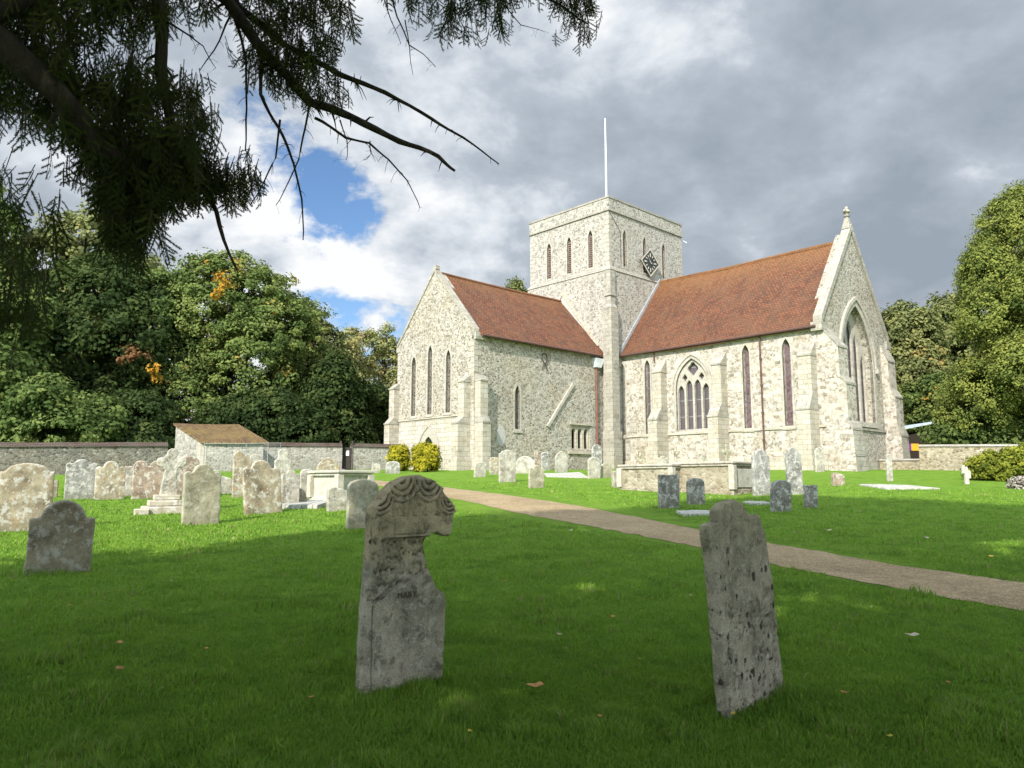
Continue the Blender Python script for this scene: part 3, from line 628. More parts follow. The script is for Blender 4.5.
# old roof line on the tower
mb = MB(); fo = fv(e)
wallplate(mb, fo, [(-7.75, 11.0), (-4.3, 15.55), (-.85, 11.0), (-1.15, 11.0), (-4.3, 15.15), (-7.45, 11.0)], [], .1, 0, .09)
wallplate(mb, fo, [(-7.4, 11.0), (-4.3, 15.1), (-1.2, 11.0)], [], .06, 1, .045)
mb.build('old_roof_line', ['dressed_stone', 'render_patch'], church)['label'] = 'pale steep gable scar of an older roof on the tower'
# --- transept
mb = MB(); fG = fv(LT); um = UT-WT/2; ul = UT-WT
tw = [(-6.55, 5.78, .46, 9.6), (-4.85, 5.78, .46, 10.1), (-3.02, 5.78, .46, 9.6)]
door = (-4.85, 2.0, 1.0, 4.40)
wallplate(mb, fG, [(ul, 5.55), (UT, 5.55), (UT, ZTE), (um, ZTR+.15), (ul, ZTE)], [arch(*q) for q in tw], .8, 0)
wallplate(mb, fG, [(ul, GB), (UT, GB), (UT, 5.55), (ul, 5.55)], [arch(*door, .75)], .8, 1)
fS = fu(UT)
sl = (8.25, 4.82, .42, 7.5)
tri = [(3.40, 3.75), (1.55, 3.75), (1.55, 5.25), (3.40, 5.25)]
wallplate(mb, fS, [(0, GB), (LT-.8, GB), (LT-.8, ZTE), (0, ZTE)], [arch(*sl), tri[::-1]], .8, 2)
mb.box(W, ul, ul+.8, 0, LT-.8, GB, ZTE, 2)
quoins(mb, fG, UT, -1, 7.9, ZTE, 3); quoins(mb, fG, ul, 1, 8.2, ZTE, 3); quoins(mb, fS, LT, -1, 8.0, ZTE-.2, 3)
mb.build('transept_wall', ['flint_wall', 'gable_blocks', 'flint_wall', 'moulding_pale'], church)
mb = MB()       # gable coping, thin
for s_ in (1, -1):
    ue = UT+.05 if s_ > 0 else ul-.05
    a = W(ue, LT+.06, ZTE-.05); b_ = W(um, LT+.06, ZTR+.28); 
    mb.hexa([W(ue, LT-.35, ZTE-.12), W(ue, LT+.06, ZTE-.12), W(um, LT+.06, ZTR+.14), W(um, LT-.35, ZTR+.14), W(ue, LT-.35, ZTE+.10), W(ue, LT+.06, ZTE+.10), W(um, LT+.06, ZTR+.36), W(um, LT-.35, ZTR+.36)])
mb.box(W, um-.12, um+.12, LT-.3, LT+.02, ZTR+.3, ZTR+.55)
mb.build('gable_coping', 'dressed_stone_grey', church)
def roof(name, pts_fn, mats, parent, label):
    mb = MB(); pts_fn(mb); o = mb.build(name, mats, parent); o['label'] = label; return o
def slabroof(mb, A, B, D_, E_, th=.14):      # eave A-B, ridge D-E (world tuples), thickness downwards
    lo = [Vector(p)-Vector((0, 0, th)) for p in (A, B, E_, D_)]
    mb.hexa([*lo, A, B, E_, D_])
def rp(mb):
    oe = .32; sl_ = (ZTR-ZTE)/(WT/2)
    def n_sub(x0, x1, ze, zr, v0, v1, n=12):
        # gently sagging slope built from strips
        for i in range(n):
            f0, f1 = i/n, (i+1)/n; s = lambda f: -.05*math.sin(math.pi*f)
            slabroof(mb, W(x0, v0+(v1-v0)*f0, ze+s(f0)), W(x0, v0+(v1-v0)*f1, ze+s(f1)), W(x1, v0+(v1-v0)*f0, zr+1.2*s(f0)), W(x1, v0+(v1-v0)*f1, zr+1.2*s(f1)))
    n_sub(UT+oe, um, ZTE-oe*sl_+.1, ZTR+.12, -.1, LT-.3); n_sub(ul-oe, um, ZTE-oe*sl_+.1, ZTR+.12, -.1, LT-.3)
    mb.tube([W(um, v, ZTR+.12-.055*math.sin(math.pi*v/LT)) for v in np.linspace(-.1, LT-.35, 14)], .11, 6)
roof('roof', rp, 'clay_tiles_transept', church, 'red clay tile roof of the lower transept')
for q in tw: window(fG, *q, depth=.5, surround=.12)
window(fS, *sl, depth=.45, surround=.13)
# three-light stone window
w3 = pane(fS, tri, .42, 'interior_dark', church, 'three_light_window', 'low square headed window of three narrow lights')
mb = MB(); lights = [arch(1.55+.34+.0+i*.605, 3.82, .40, 5.12, .24) for i in range(3)]
wallplate(mb, fS, [(1.47, 3.66), (3.48, 3.66), (3.48, 5.33), (1.47, 5.33)], lights, .22, 0, -.06); mb.build('mullions', 'dressed_stone', w3)
mb = MB(); mb.box(fS, 1.2, 3.75, -.2, .12, 3.45, 3.64); mb.build('sill', 'dressed_stone', w3)
mb = MB(); mb.box(fS, 1.4, 3.55, -.1, .10, 5.35, 5.47); mb.build('lintel', 'dressed_stone', w3)
# blocked arch, drip moulding, plinth
mb = MB()
hood(mb, fS, 3.1, 3.9, 3.3, 6.7, 2.3, .0, .24, .08, .02)
mb.build('blocked_arch', 'flint_wall_tower', church)['label'] = 'faint outline of a blocked arch in the transept side wall'
mb = MB(); wallplate(mb, fS, [(5.75, 5.15), (5.60, 5.05), (3.15, 7.98), (3.30, 8.10)], [], .3, 0, .14); mb.build('drip_moulding', 'moulding_pale', church)
mb = MB(); wallplate(mb, fS, [(9.6+.36*math.cos(a), 4.35+.62*math.sin(a)) for a in np.linspace(0, 2*math.pi, 18)[:-1]], [], .04, 0, .022); mb.build('wall_tablet', 'render_patch', church)
mb = MB()
for s_ in (1, -1):
    mb.tube([fS(5.9+s_*.22, .06, 8.7), fS(5.9+s_*.05, .06, 9.15), fS(5.9+s_*.25, .06, 9.35), fS(5.9+s_*.18, .06, 9.7), fS(5.9, .06, 9.75)], .035, 5)
mb.build('wall_tie', 'iron', church)
mb = MB(); mb.tube([fS(.95, .12, 2.6), fS(.95, .12, 9.3)], .075, 8)
for z in (4.2, 6.1, 8): mb.tube([fS(.95, .12, z), fS(.95, .12, z+.1)], .10, 8)
o = mb.build('downpipe', 'rust_pipe', church); o['label'] = 'rust red downpipe in the angle by the tower'
mb = MB(); mb.hexa([fS(.6, 0, 9.35), fS(1.15, 0, 9.35), fS(1.15, .3, 9.35), fS(.6, .3, 9.35), fS(.45, 0, 9.95), fS(1.3, 0, 9.95), fS(1.3, .42, 9.95), fS(.45, .42, 9.95)]); mb.build('hopper', 'white_lead', o)
mb = MB(); mb.tube([fS(.9, .40, ZTE-.36), fS(LT-.3, .40, ZTE-.33)], .07, 6); mb.build('gutter', 'dark_pipe', church)
mb = MB(); mb.box(fS, LT-.75, LT+.02, -.2, .18, ZTE-.55, ZTE-.12); mb.build('kneeler', 'dressed_stone_grey', church); mb = MB(); mb.box(fG, ul-.12, ul+.3, -.5, .05, ZTE-.45, ZTE-.1); mb.build('kneeler', 'dressed_stone_grey', church)
# door on the gable
dr = pane(fG, arch(*door, .75), .5, 'timber_dark', church, 'door', 'small pointed door behind the golden bushes')
mb = MB()
wallplate(mb, fG, arch(-4.85, 2.0, 1.95, 4.98, 1.6), [arch(-4.85, 1.9, 1.0, 4.40, .75)], .2, 0, .07)
hood(mb, fG, -4.85, 3.3, 1.95, 4.98, 1.6, .0, .13, .26, .12)
mb.build('door_surround', 'moulding_pale', dr)
mb = MB(); mb.box(fG, ul+.1, -1.6, -.1, .07, 5.50, 5.62); mb.build('string_course', 'dressed_stone', church)
def buttress(fr, a0, a1, stages, z_slope, mat, label=None, side=0, zground=GB):
    """stages: list of (projection, z_bottom, z_top); a sloped weathering of height z_slope above each"""
    mb = MB()
    for i, (p, zb, zt_) in enumerate(stages):
        pn = stages[i+1][0] if i+1 < len(stages) else 0.0
        d_ = .0 if i == 0 else .012*i
        mb.box(fr, a0+d_, a1-d_, -.02-.003*i, p, zb, zt_, 0)
        mb.hexa([fr(a0-.02, -.02-.003*i, zt_), fr(a1+.02, -.02-.003*i, zt_), fr(a1+.02, p+.05, zt_), fr(a0-.02, p+.05, zt_),
                 fr(a0-.02, -.02-.003*i, zt_+.09), fr(a1+.02, -.02-.003*i, zt_+.09), fr(a1+.02, p+.05, zt_+.09), fr(a0-.02, p+.05, zt_+.09)], 1)
        mb.hexa([fr(a0, -.02-.003*i, zt_+.09), fr(a1, -.02-.003*i, zt_+.09), fr(a1, p, zt_+.09), fr(a0, p, zt_+.09),
                 fr(a0, -.02-.003*i, zt_+z_slope), fr(a1, -.02-.003*i, zt_+z_slope), fr(a1, pn+.02, zt_+z_slope), fr(a0, pn+.02, zt_+z_slope)], 1)
    p = stages[0][0]; mb.box(fr, a0-.1, a1+.1, -.03, p+.12, zground, stages[0][1]+1.0 if stages[0][1] > 2 else 2.95, 0)
    o = mb.build('buttress', [mat, 'dressed_stone_grey'], church)
    if label: o['label'] = label
    return o
buttress(fG, ul-.32, ul+.25, [(.75, GB, 5.3), (.42, 5.5, 7.6)], .42, 'dressed_stone')
buttress(fG, -1.50, -.92, [(.95, GB, 4.95), (.5, 5.3, 7.4)], .42, 'dressed_stone')
buttress(fS, LT-.68, LT-.06, [(.72, GB, 5.0), (.5, 5.3, 7.45)], .42, 'dressed_stone')
# --- chancel
mb = MB(); fC = fv(VC); vm = VC-WC/2; vn = VC-WC; fE = fu(LC)
cw = [(.18, 4.80, .44, 9.75), (2.30, 4.80, .44, 9.75), (9.58, 4.80, .48, 9.82), (12.16, 4.80, .50, 9.85)]
trc = (5.76, 4.85, 2.46, 9.45, 1.9)
wallplate(mb, fC, [(0, GB), (LC, GB), (LC, ZCE), (0, ZCE)], [arch(*q) for q in cw]+[arch(*trc)], .9, 0)
ew = (vm, 5.15, 4.3, 12.15, 3.6)
wallplate(mb, fE, [(vn, GB), (VC-.9, GB), (VC-.9, ZCE+.0), (VC-.9, ZCE+(ZCR-ZCE)*.9/(WC/2)), (vm, ZCR+.1), (vn, ZCE)], [arch(*ew)], .9, 1)
mb.add([W(LC, VC, ZCE), W(LC, VC-.9, ZCE), W(LC, VC-.9, ZCE+(ZCR-ZCE)*.9/(WC/2)), W(LC-.9, VC, ZCE), W(LC-.9, VC-.9, ZCE), W(LC-.9, VC-.9, ZCE+(ZCR-ZCE)*.9/(WC/2))], [(0, 1, 2), (3, 5, 4), (0, 2, 5, 3), (1, 4, 5, 2), (0, 3, 4, 1)], 1)
mb.box(W, 0, LC-.9, vn, vn+.9, GB, ZCE, 0)
mb.box(fC, 0, LC+.0, -.05, .14, GB, 2.98, 2); mb.box(fC, 0, LC, -.05, .10, 2.981, 3.06, 2)
mb.build('chancel_wall', ['chancel_rubble', 'flint_wall', 'dressed_stone'], church)
mb = MB(); mb.box(fC, 0.2, LC, -.05, .085, 4.62, 4.75); mb.build('string_course', 'dressed_stone', church); mb = MB(); mb.box(fC, 0, LC, -.05, .12, ZCE-.35, ZCE-.12); mb.build('string_course', 'dressed_stone', church)
def rc(mb):
    oe = .28; sl_ = (ZCR-ZCE)/(WC/2); n = 14
    for (y0) in (VC+oe, vn-oe):
        for i in range(n):
            f0, f1 = i/n, (i+1)/n; s = lambda f: -.07*math.sin(math.pi*f)+.02*math.sin(11*f)
            L_ = LC-.38
            slabroof(mb, W(L_*f0, y0, ZCE-oe*sl_+.22+s(f0)), W(L_*f1, y0, ZCE-oe*sl_+.22+s(f1)), W(L_*f0, vm, ZCR-.36+s(f0)), W(L_*f1, vm, ZCR-.36+s(f1)))
    mb.tube([W(u, vm, ZCR-.36-.07*math.sin(math.pi*u/LC)+.02*math.sin(11*u/LC)) for u in np.linspace(0.02, LC-.42, 15)], .13, 6)
roof('roof', rc, 'clay_tiles_chancel', church, 'long red clay tile roof of the taller chancel with orange lichen on its ridge')
mb = MB(); mb.hexa([W(e+.0, VC+.3, ZCE-.2), W(e+.10, VC+.3, ZCE-.2), W(e+.10, vm, ZCR-.4), W(e, vm, ZCR-.4), W(e, VC+.3, ZCE+.10), W(e+.10, VC+.3, ZCE+.10), W(e+.1, vm, ZCR-.08), W(e, vm, ZCR-.08)])
mb.build('lead_flashing', 'lead', church)
mb = MB()
mb.tube([fC(0.1, .36, ZCE-.24), fC(LC-.2, .36, ZCE-.20)], .07, 6); mb.build('gutter', 'dark_pipe', church)
mb = MB(); mb.tube([fC(10.62, .14, 2.3), fC(10.60, .14, 10.3)], .055, 8)
for z in (4, 5.6, 7.2, 8.8): mb.tube([fC(10.61, .14, z), fC(10.61, .14, z+.1)], .085, 8)
mb.build('downpipe', 'dark_pipe', church)['label'] = 'thin dark downpipe between the two lancets of the chancel'
mb = MB(); mb.tube([fC(2.95, .12, 9.6), fC(2.95, .12, 10.3)], .05, 8); mb.build('downpipe', 'dark_pipe', church)['label'] = 'short stub of downpipe above the first chancel buttress'
for i, q in enumerate(cw): window(fC, *q, depth=.32, mat='glass_rose' if i > 1 else 'glass_leaded', surround=.13, label='tall lancet with rose tinted leaded glass' if i > 1 else None)
# traceried window
tn = pane(fC, arch(*trc), .40, 'glass_leaded', church, 'traceried_window', 'wide pointed window of four lights with flowing tracery')
cx_, z0_, w_, ap_, ri_ = trc; lw = w_/4
holes = []
for i in range(4):
    lx = cx_-w_/2+lw*(i+.5); holes.append(arch(lx, z0_+.10, lw-.14, (7.80 if i in (0, 3) else 8.10), .5))
def quatre(cx, cz, r, k=4, rot=0, sq=1.0):
    pts = []
    for j in range(k):
        a0 = rot+2*math.pi*j/k
        for t_ in np.linspace(-1.25, 1.25, 7):
            a = a0+t_
            pts.append((cx+r*.62*math.cos(a0)+r*.48*math.cos(a), cz+(r*.62*math.sin(a0)+r*.48*math.sin(a))*sq))
    return pts
holes += [quatre(cx_, 8.80, .36, 4, math.pi/2, 1.1), quatre(cx_-.62, 8.26, .17, 4, math.pi/2, 1.25), quatre(cx_+.62, 8.26, .17, 4, math.pi/2, 1.25)]
mb = MB(); wallplate(mb, fC, arch(cx_, z0_-.02, w_+.04, ap_+.02, ri_), holes, .2, 0, -.14); mb.build('tracery', 'moulding_pale', tn)
mb = MB(); wallplate(mb, fC, grow(cx_, z0_, w_, ap_, ri_, .16), [arch(*trc)], .2, 0, .03)
hood(mb, fC, cx_, 7.3, w_, ap_, ri_, .155, .27, .22, .10); mb.build('surround', 'moulding_pale', tn)
# east window: deep outer order, five lights
en = pane(fE, arch(*ew), .62, 'glass_leaded', church, 'east_window', 'great five light east window in the gable end')
holes = []
for i in range(5):
    lx = vm-4.3/2+4.3/5*(i+.5); top = [9.4, 10.6, 11.4, 10.6, 9.4][i]; holes.append(arch(lx, 5.25, .66, top, .9))
mb = MB(); wallplate(mb, fE, arch(vm, 5.12, 4.34, 12.18, 3.62), holes, .13, 0, -.44); mb.build('tracery', 'moulding_pale', en)
mb = MB(); wallplate(mb, fE, grow(vm, 5.15, 4.3, 12.15, 3.6, .26), [arch(*ew)], .22, 0, .045)
hood(mb, fE, vm, 8.5, 4.3, 12.15, 3.6, .26, .42, .26, .13)
for s_ in (1, -1): mb.box(fE, vm+s_*2.55-.12, vm+s_*2.55+.12, -.05, .22, 8.25, 8.55)
mb.hexa([fE(vm-2.3, -.6, 5.14), fE(vm+2.3, -.6, 5.14), fE(vm+2.3, .14, 4.85), fE(vm-2.3, .14, 4.85), fE(vm-2.3, -.6, 5.2), fE(vm+2.3, -.6, 5.2), fE(vm+2.3, .14, 4.95), fE(vm-2.3, .14, 4.95)])
mb.build('surround', 'moulding_pale', en)
mb = MB(); mb.box(fE, vn+.5, VC-1.0, -.05, .10, 4.66, 4.80); mb.box(fE, vn, VC, -.05, .15, GB, 2.95); mb.build('string_course', 'dressed_stone_grey', church)
mb = MB()
for ve in (VC+.12, vn-.12):
    mb.hexa([W(LC-.42, ve, ZCE-.05), W(LC+.10, ve, ZCE-.05), W(LC+.10, vm, ZCR+.14), W(LC-.42, vm, ZCR+.14),
             W(LC-.42, ve, ZCE+.42), W(LC+.10, ve, ZCE+.42), W(LC+.10, vm, ZCR+.58), W(LC-.42, vm, ZCR+.58)])
mb.box(fE, VC-.35, VC+.30, -.5, .14, ZCE-.45, ZCE+.05); mb.box(fE, vn-.30, vn+.35, -.5, .14, ZCE-.45, ZCE+.05)
gc = mb.build('gable_coping', 'dressed_stone_grey', church); gc['label'] = 'raised stone coping along the chancel gable'
mb = MB()
mb.hexa([W(LC-.42, vm-.26, ZCR+.3), W(LC+.10, vm-.26, ZCR+.3), W(LC+.10, vm+.26, ZCR+.3), W(LC-.42, vm+.26, ZCR+.3), W(LC-.26, vm-.11, ZCR+1.0), W(LC-.06, vm-.11, ZCR+1.0), W(LC-.06, vm+.11, ZCR+1.0), W(LC-.26, vm+.11, ZCR+1.0)])
c0 = W(LC-.16, vm, 0)
mb.tube([(c0[0], c0[1], ZCR+z) for z in (.95, 1.06, 1.12, 1.2, 1.3, 1.38, 1.5, 1.56, 1.66, 1.74)], [.09, .09, .19, .10, .11, .23, .18, .10, .13, .05], 7)
for dv_ in (-1, 1): mb.tube([W(LC-.16, vm, ZCR+1.42), W(LC-.16, vm+dv_*.30, ZCR+1.46)], [.10, .07], 6)
mb.build('finial', 'dressed_stone_grey', gc, smooth=False)
buttress(fC, 3.15, 3.85, [(1.22, GB, 5.55), (.65, 5.8, 8.7)], .85, 'dressed_stone')
buttress(fC, 7.58, 8.28, [(1.22, GB, 5.50), (.72, 5.8, 8.7)], .85, 'dressed_stone')
buttress(fC, 13.12, 13.92, [(1.12, GB, 5.55), (.68, 5.8, 8.6)], .85, 'dressed_stone')
def profile_buttress(v0, v1, prof, label, mat='chancel_rubble'):
    """projects from the east wall; prof is a list of (projection, z)"""
    out = [(-.05, GB)]+[(p, z) for p, z in prof]+[(-.05, prof[-1][1])]
    mb = MB(); vs, fs = plate(out, [], abs(v1-v0)); vmid = (v0+v1)/2
    mb.add([W(LC+x, vmid+z_, y) for x, y, z_ in vs], fs, 0)
    for (pa, za), (pb, zb) in zip(prof[:-1], prof[1:]):
        if abs(pb-pa) > .05:        # a dressed cap stone over each weathering
            mb.hexa([W(LC+pa+.04, v0+.03, za), W(LC+pa+.04, v1-.03, za), W(LC+pb, v1-.03, zb), W(LC+pb, v0+.03, zb),
                     W(LC+pa+.04, v0+.03, za+.11), W(LC+pa+.04, v1-.03, za+.11), W(LC+pb, v1-.03, zb+.11), W(LC+pb, v0+.03, zb+.11)], 1)
    mb.build('buttress', [mat, 'dressed_stone_grey'], church)['label'] = label
profile_buttress(VC+.03, VC-1.15, [(1.55, GB), (1.50, 3.0), (1.42, 4.4), (1.22, 4.8), (1.20, 6.9), (.88, 7.3), (.85, 9.0), (.0, 10.1)], 'massive stepped buttress at the near corner of the chancel gable')
profile_buttress(vn-.05, vn+1.1, [(1.0, GB), (.92, 4.4), (.75, 4.9), (.72, 6.8), (.45, 7.3), (.40, 9.1), (.0, 10.1)], 'stepped buttress at the far corner of the chancel gable')
mb = MB(); mb.box(fC, .72, 1.30, -.05, .04, 4.95, 5.70); mb.build('wall_tablet', 'dressed_stone_grey', church)['label'] = 'small square stone tablet beside the first chancel buttress'
# --- nave behind the transept
mb = MB(); mb.box(W, -28.2, -TU, -8.1, -1.0, GB, 9.6)
mb.add([W(-28.2, -1, 9.6), W(-28.2, -8.1, 9.6), W(-28.2, -4.55, 14.6), W(-27.4, -1, 9.6), W(-27.4, -8.1, 9.6), W(-27.4, -4.55, 14.6)], [(0, 1, 2), (3, 5, 4), (0, 2, 5, 3), (1, 4, 5, 2), (0, 3, 4, 1)])
mb.build('nave_wall', 'flint_wall', church)
mb = MB()
for y0 in (-.6, -8.5): slabroof(mb, W(-28.5, y0, 9.35), W(-TU, y0, 9.35), W(-28.5, -4.55, 14.85), W(-TU, -4.55, 14.85))
mb.build('roof', 'clay_tiles_transept', church)['label'] = 'red tiled nave roof hidden behind the transept'

# ------------------------------------------------------------------ headstones
def outline(kind, w, h):
    hw = w/2; P = []
    def arc(cx, cy, rx, ry, a0, a1, n=8): return [(cx+rx*math.cos(R(a0+(a1-a0)*i/n)), cy+ry*math.sin(R(a0+(a1-a0)*i/n))) for i in range(n+1)]
    if kind == 'flat': top = [(hw, h*.99), (hw*.4, h), (-hw*.3, h*.985), (-hw, h)]
    elif kind == 'slope': top = [(hw, h*.80), (hw*.2, h*.93), (-hw*.5, h), (-hw, h*.95)]
    elif kind == 'round': top = arc(0, h-hw*.55, hw, hw*.55, 0, 180, 14)
    elif kind == 'semi': top = arc(0, h-hw, hw, hw, 0, 180, 16)
    elif kind == 'shoulder': r = hw*.68; top = [(hw, h-r*.92), (r*1.02, h-r*.92)]+arc(0, h-r*.9, r, r*.9, 0, 180, 14)+[(-r*1.02, h-r*.92), (-hw, h-r*.92)]
    elif kind == 'lowshoulder': r = hw*.82; top = [(hw, h-r*.42), (r, h-r*.5)]+arc(0, h-r*.5, r, r*.5, 0, 180, 14)+[(-r, h-r*.5), (-hw, h-r*.42)]
    elif kind == 'ogee':
        top = [(hw, h-hw*.52)]+arc(hw*.78, h-hw*.56, hw*.2, hw*.16, 20, 150, 5)+arc(0, h-hw*.42, hw*.5, hw*.42, 5, 175, 10)+arc(-hw*.78, h-hw*.56, hw*.2, hw*.16, 30, 160, 5)+[(-hw, h-hw*.52)]
    elif kind == 'scallop':
        top = [(hw, h-hw*.36), (hw*.85, h-hw*.30)]+arc(hw*.62, h-hw*.22, hw*.16, -hw*.12, 0, 180, 5)+arc(0, h-hw*.25, hw*.42, hw*.25, 10, 170, 8)+arc(-hw*.62, h-hw*.22, hw*.16, -hw*.12, 0, 180, 5)+[(-hw*.85, h-hw*.30), (-hw, h-hw*.36)]
    elif kind == 'pointed': top = [(hw, h-hw*.9), (hw*.78, h-hw*.5), (hw*.4, h-hw*.16), (0, h), (-hw*.4, h-hw*.16), (-hw*.78, h-hw*.5), (-hw, h-hw*.9)]
    elif kind == 'neck': top = [(hw, h*.62), (hw*.9, h*.66), (hw*.62, h*.70), (hw*.60, h*.93), (hw*.3, h), (-hw*.3, h), (-hw*.60, h*.93), (-hw*.62, h*.70), (-hw*.9, h*.66), (-hw, h*.62)]
    elif kind == 'twin': top = arc(hw*.5, h-hw*.48, hw*.47, hw*.48, 0, 165, 10)+arc(-hw*.5, h-hw*.48, hw*.47, hw*.48, 15, 180, 10)
    elif kind == 'stump': top = [(hw, h*.35), (hw*.8, h*.7), (hw*.35, h*.97), (-hw*.2, h), (-hw*.65, h*.78), (-hw*.9, h*.45)]
    elif kind == 'cross':
        a = hw; s = .28*a
        return [(-s*1.25, -.3), (s*1.25, -.3), (s*.8, h*.66), (a, h*.66), (a, h*.80), (s*.8, h*.80), (s*.8, h), (-s*.8, h), (-s*.8, h*.80), (-a, h*.80), (-a, h*.66), (-s*.8, h*.66)]
    return [(-hw, -.3), (hw, -.3)]+top
def stone_mesh(outl, th, mats, origin, ang, lean=(0, 0), rough=.010, vox=None, relief=None, holes=(), name='headstone', parent=None, edge=.012, flip=False, maxf=120):
    """upright slab: outline in its own plane, remeshed and worn, then stood at origin, turned by ang, leaned (sideways, back)"""
    vs, fs = plate(outl, holes, th); ext = max(max(p[0] for p in outl)-min(p[0] for p in outl), .2)
    vox = vox or max(.014, ext/34)
    me = bpy.data.meshes.new('tmp'); me.from_pydata(vs, [], fs)
    bm = bmesh.new(); bm.from_mesh(me); bmesh.ops.recalc_face_normals(bm, faces=bm.faces); bm.to_mesh(me); bm.free()
    o = bpy.data.objects.new('tmp', me); COL.objects.link(o)
    md = o.modifiers.new('r', 'REMESH'); md.mode = 'VOXEL'; md.voxel_size = vox; md.use_smooth_shade = True
    s2 = o.modifiers.new('s', 'SMOOTH'); s2.factor = .5; s2.iterations = 2
    dg = bpy.context.evaluated_depsgraph_get(); m2 = bpy.data.meshes.new_from_object(o.evaluated_get(dg))
    bpy.data.objects.remove(o); bpy.data.meshes.remove(me)
    n = len(m2.vertices); co = np.empty(n*3); m2.vertices.foreach_get('co', co); co = co.reshape(-1, 3)
    nr = np.empty(n*3); m2.vertices.foreach_get('normal', nr); nr = nr.reshape(-1, 3)
    sd = rnd.random()*50
    d = np.array([mnoise.noise((p[0]*7+sd, p[1]*7, p[2]*7))*.8+mnoise.noise((p[0]*22+sd, p[1]*22, p[2]*22))*.5 for p in co])
    co = co+nr*(d*rough)[:, None]
    if relief is not None: co = relief(co, nr, th)
    # slab axes: x along face, y up, z outward (front = +z)
    c, s = math.cos(ang), math.sin(ang)
    lx, ly = math.tan(lean[0]), math.tan(lean[1])
    a = co[:, 0]+co[:, 1]*lx; dpt = co[:, 2]+(-co[:, 1]*ly)
    X = a*c+dpt*s; Y = a*s-dpt*c
    V = np.stack([X, Y, co[:, 1]], 1)
    m2.vertices.foreach_set('co', V.astype(np.float32).ravel()); m2.materials.clear()
    for q in ([mats] if isinstance(mats, str) else mats): m2.materials.append(MATS[q])
    m2.polygons.foreach_set('use_smooth', [True]*len(m2.polygons)); m2.update(); m2.name = name
    ob = bpy.data.objects.new(name, m2); COL.objects.link(ob)
    ob.location = origin
    if parent is not None: ob.parent = parent; ob.matrix_parent_inverse = Matrix.Translation(-Vector(parent.location))
    return ob
STN = []
def headstone(x0, x1, yt, yb, kind, mat, label, ang=43, th=.10, lean=(0, 0), group='headstones in the churchyard', name='headstone', cat='headstone', d=None, wmax=.95):
    g_ = ground_at((x0+x1)/2, yb) if d is None else None
    if d is not None:
        q = at_y((x0+x1)/2, yb, d); g_ = np.array([q.x, q.y, float(gz(q.x, q.y))])
    X, Y = g_[0], g_[1]; dist = Y; phi = math.atan2(X, Y)
    visw = (x1-x0)/F*math.hypot(X, Y)*math.cos(phi)/1.0
    visw = (x1-x0)/F*Y*math.cos(phi) if False else (x1-x0)/F*Y*math.cos(phi)
    a = R(ang)
    while True:
        w = (visw-abs(th*math.sin(a+phi)))/max(.2, abs(math.cos(a+phi)))
        if w <= wmax or a <= R(2): break
        a -= R(2)
    top = at_y((x0+x1)/2, yt, Y).z; h = max(.15, top-g_[2])
    w = max(.12, w)
    o = stone_mesh(outline(kind, w, h), th, mat, (X, Y, g_[2]), a, (R(lean[0]), R(lean[1])), name=name)
    STN.append((X, Y, w)); return tag(o, label, cat, group)
B, GY, P1, BU, DK, RD, SL = 'stone_brown', 'stone_grey', 'stone_pale', 'stone_buff', 'stone_dark', 'stone_red', 'stone_slate'
headstone(-4, 50.5, 463, 531, 'lowshoulder', B, 'broad brown lichened headstone with a rounded top at the far left edge', 30, .11)
headstone(25, 90, 500, 573, 'shoulder', DK, 'dark shaded headstone with a half round head and square shoulders, nearest at the left', 28, .10, (1.5, 2))
headstone(64, 95, 459, 499, 'scallop', GY, 'grey blotched headstone with a wavy top behind the dark shouldered one', 30, .10)
headstone(94, 124, 461, 499.5, 'ogee', B, 'brown and white headstone with a carved cross beside the grey wavy one', 30, .10)
headstone(123.5, 131.5, 466, 496, 'flat', P1, 'narrow pale stone showing between the carved cross stone and the twin arched one', 30)
headstone(131, 163, 460.5, 498.5, 'twin', RD, 'pinkish headstone with two round arches side by side', 25, .10)
headstone(52, 57.5, 480, 497, 'flat', DK, 'small dark slab in the gap between the broad brown stone and the grey wavy one', 25)
headstone(174, 198, 456, 497.5, 'round', RD, 'reddish round topped headstone just behind the stone cross', 35, .10)
headstone(181, 219.5, 464, 524.5, 'ogee', BU, 'sunlit buff headstone with a scrolled head and dark top edge, right of the stone cross', 38, .10)
headstone(219, 232, 476, 494, 'slope', P1, 'low broken pale stone right of the scrolled buff headstone', 30)
headstone(231.5, 251, 451, 497, 'slope', B, 'tall orange stained headstone with a sloping top behind the leaning one', 30, .10)
headstone(248.5, 259, 454, 492, 'round', P1, 'pale rounded stone partly hidden behind the big leaning headstone', 30)
headstone(244, 282.5, 460, 513.5, 'ogee', B, 'large mottled headstone with curved shoulders leaning to the left', 34, .11, (-5, 0))
headstone(273.5, 290.5, 449, 482, 'neck', P1, 'pale stone with a narrow upright head and wide shoulders', 30)
headstone(280, 299, 470, 507, 'ogee', P1, 'whitish headstone between the leaning one and the dark stump', 34, .10)
headstone(290, 307, 488, 505.5, 'stump', DK, 'dark rounded stump of a stone in front of the whitish headstone', 25, .14)
headstone(299, 313, 469, 499, 'round', P1, 'pale rounded headstone with a greenish side behind the dark stump', 30)
headstone(316, 339.5, 457, 480, 'pointed', B, 'brown lichened headstone with a peaked head just behind the chest tomb', 25)
headstone(326, 350, 487, 511, 'slope', P1, 'low whitish broken stone in front of the chest tomb', 30, .16)
headstone(346, 378, 479, 528, 'round', BU, 'pale rounded headstone half in shadow beside the near eroded stone', 32, .11)
headstone(371.5, 380.5, 463.5, 473, 'round', P1, 'tiny pale stone left of the grey one by the golden bushes', 20)
headstone(385.5, 400, 461, 473.5, 'round', GY, 'small grey stone at the foot of the golden bushes', 20)
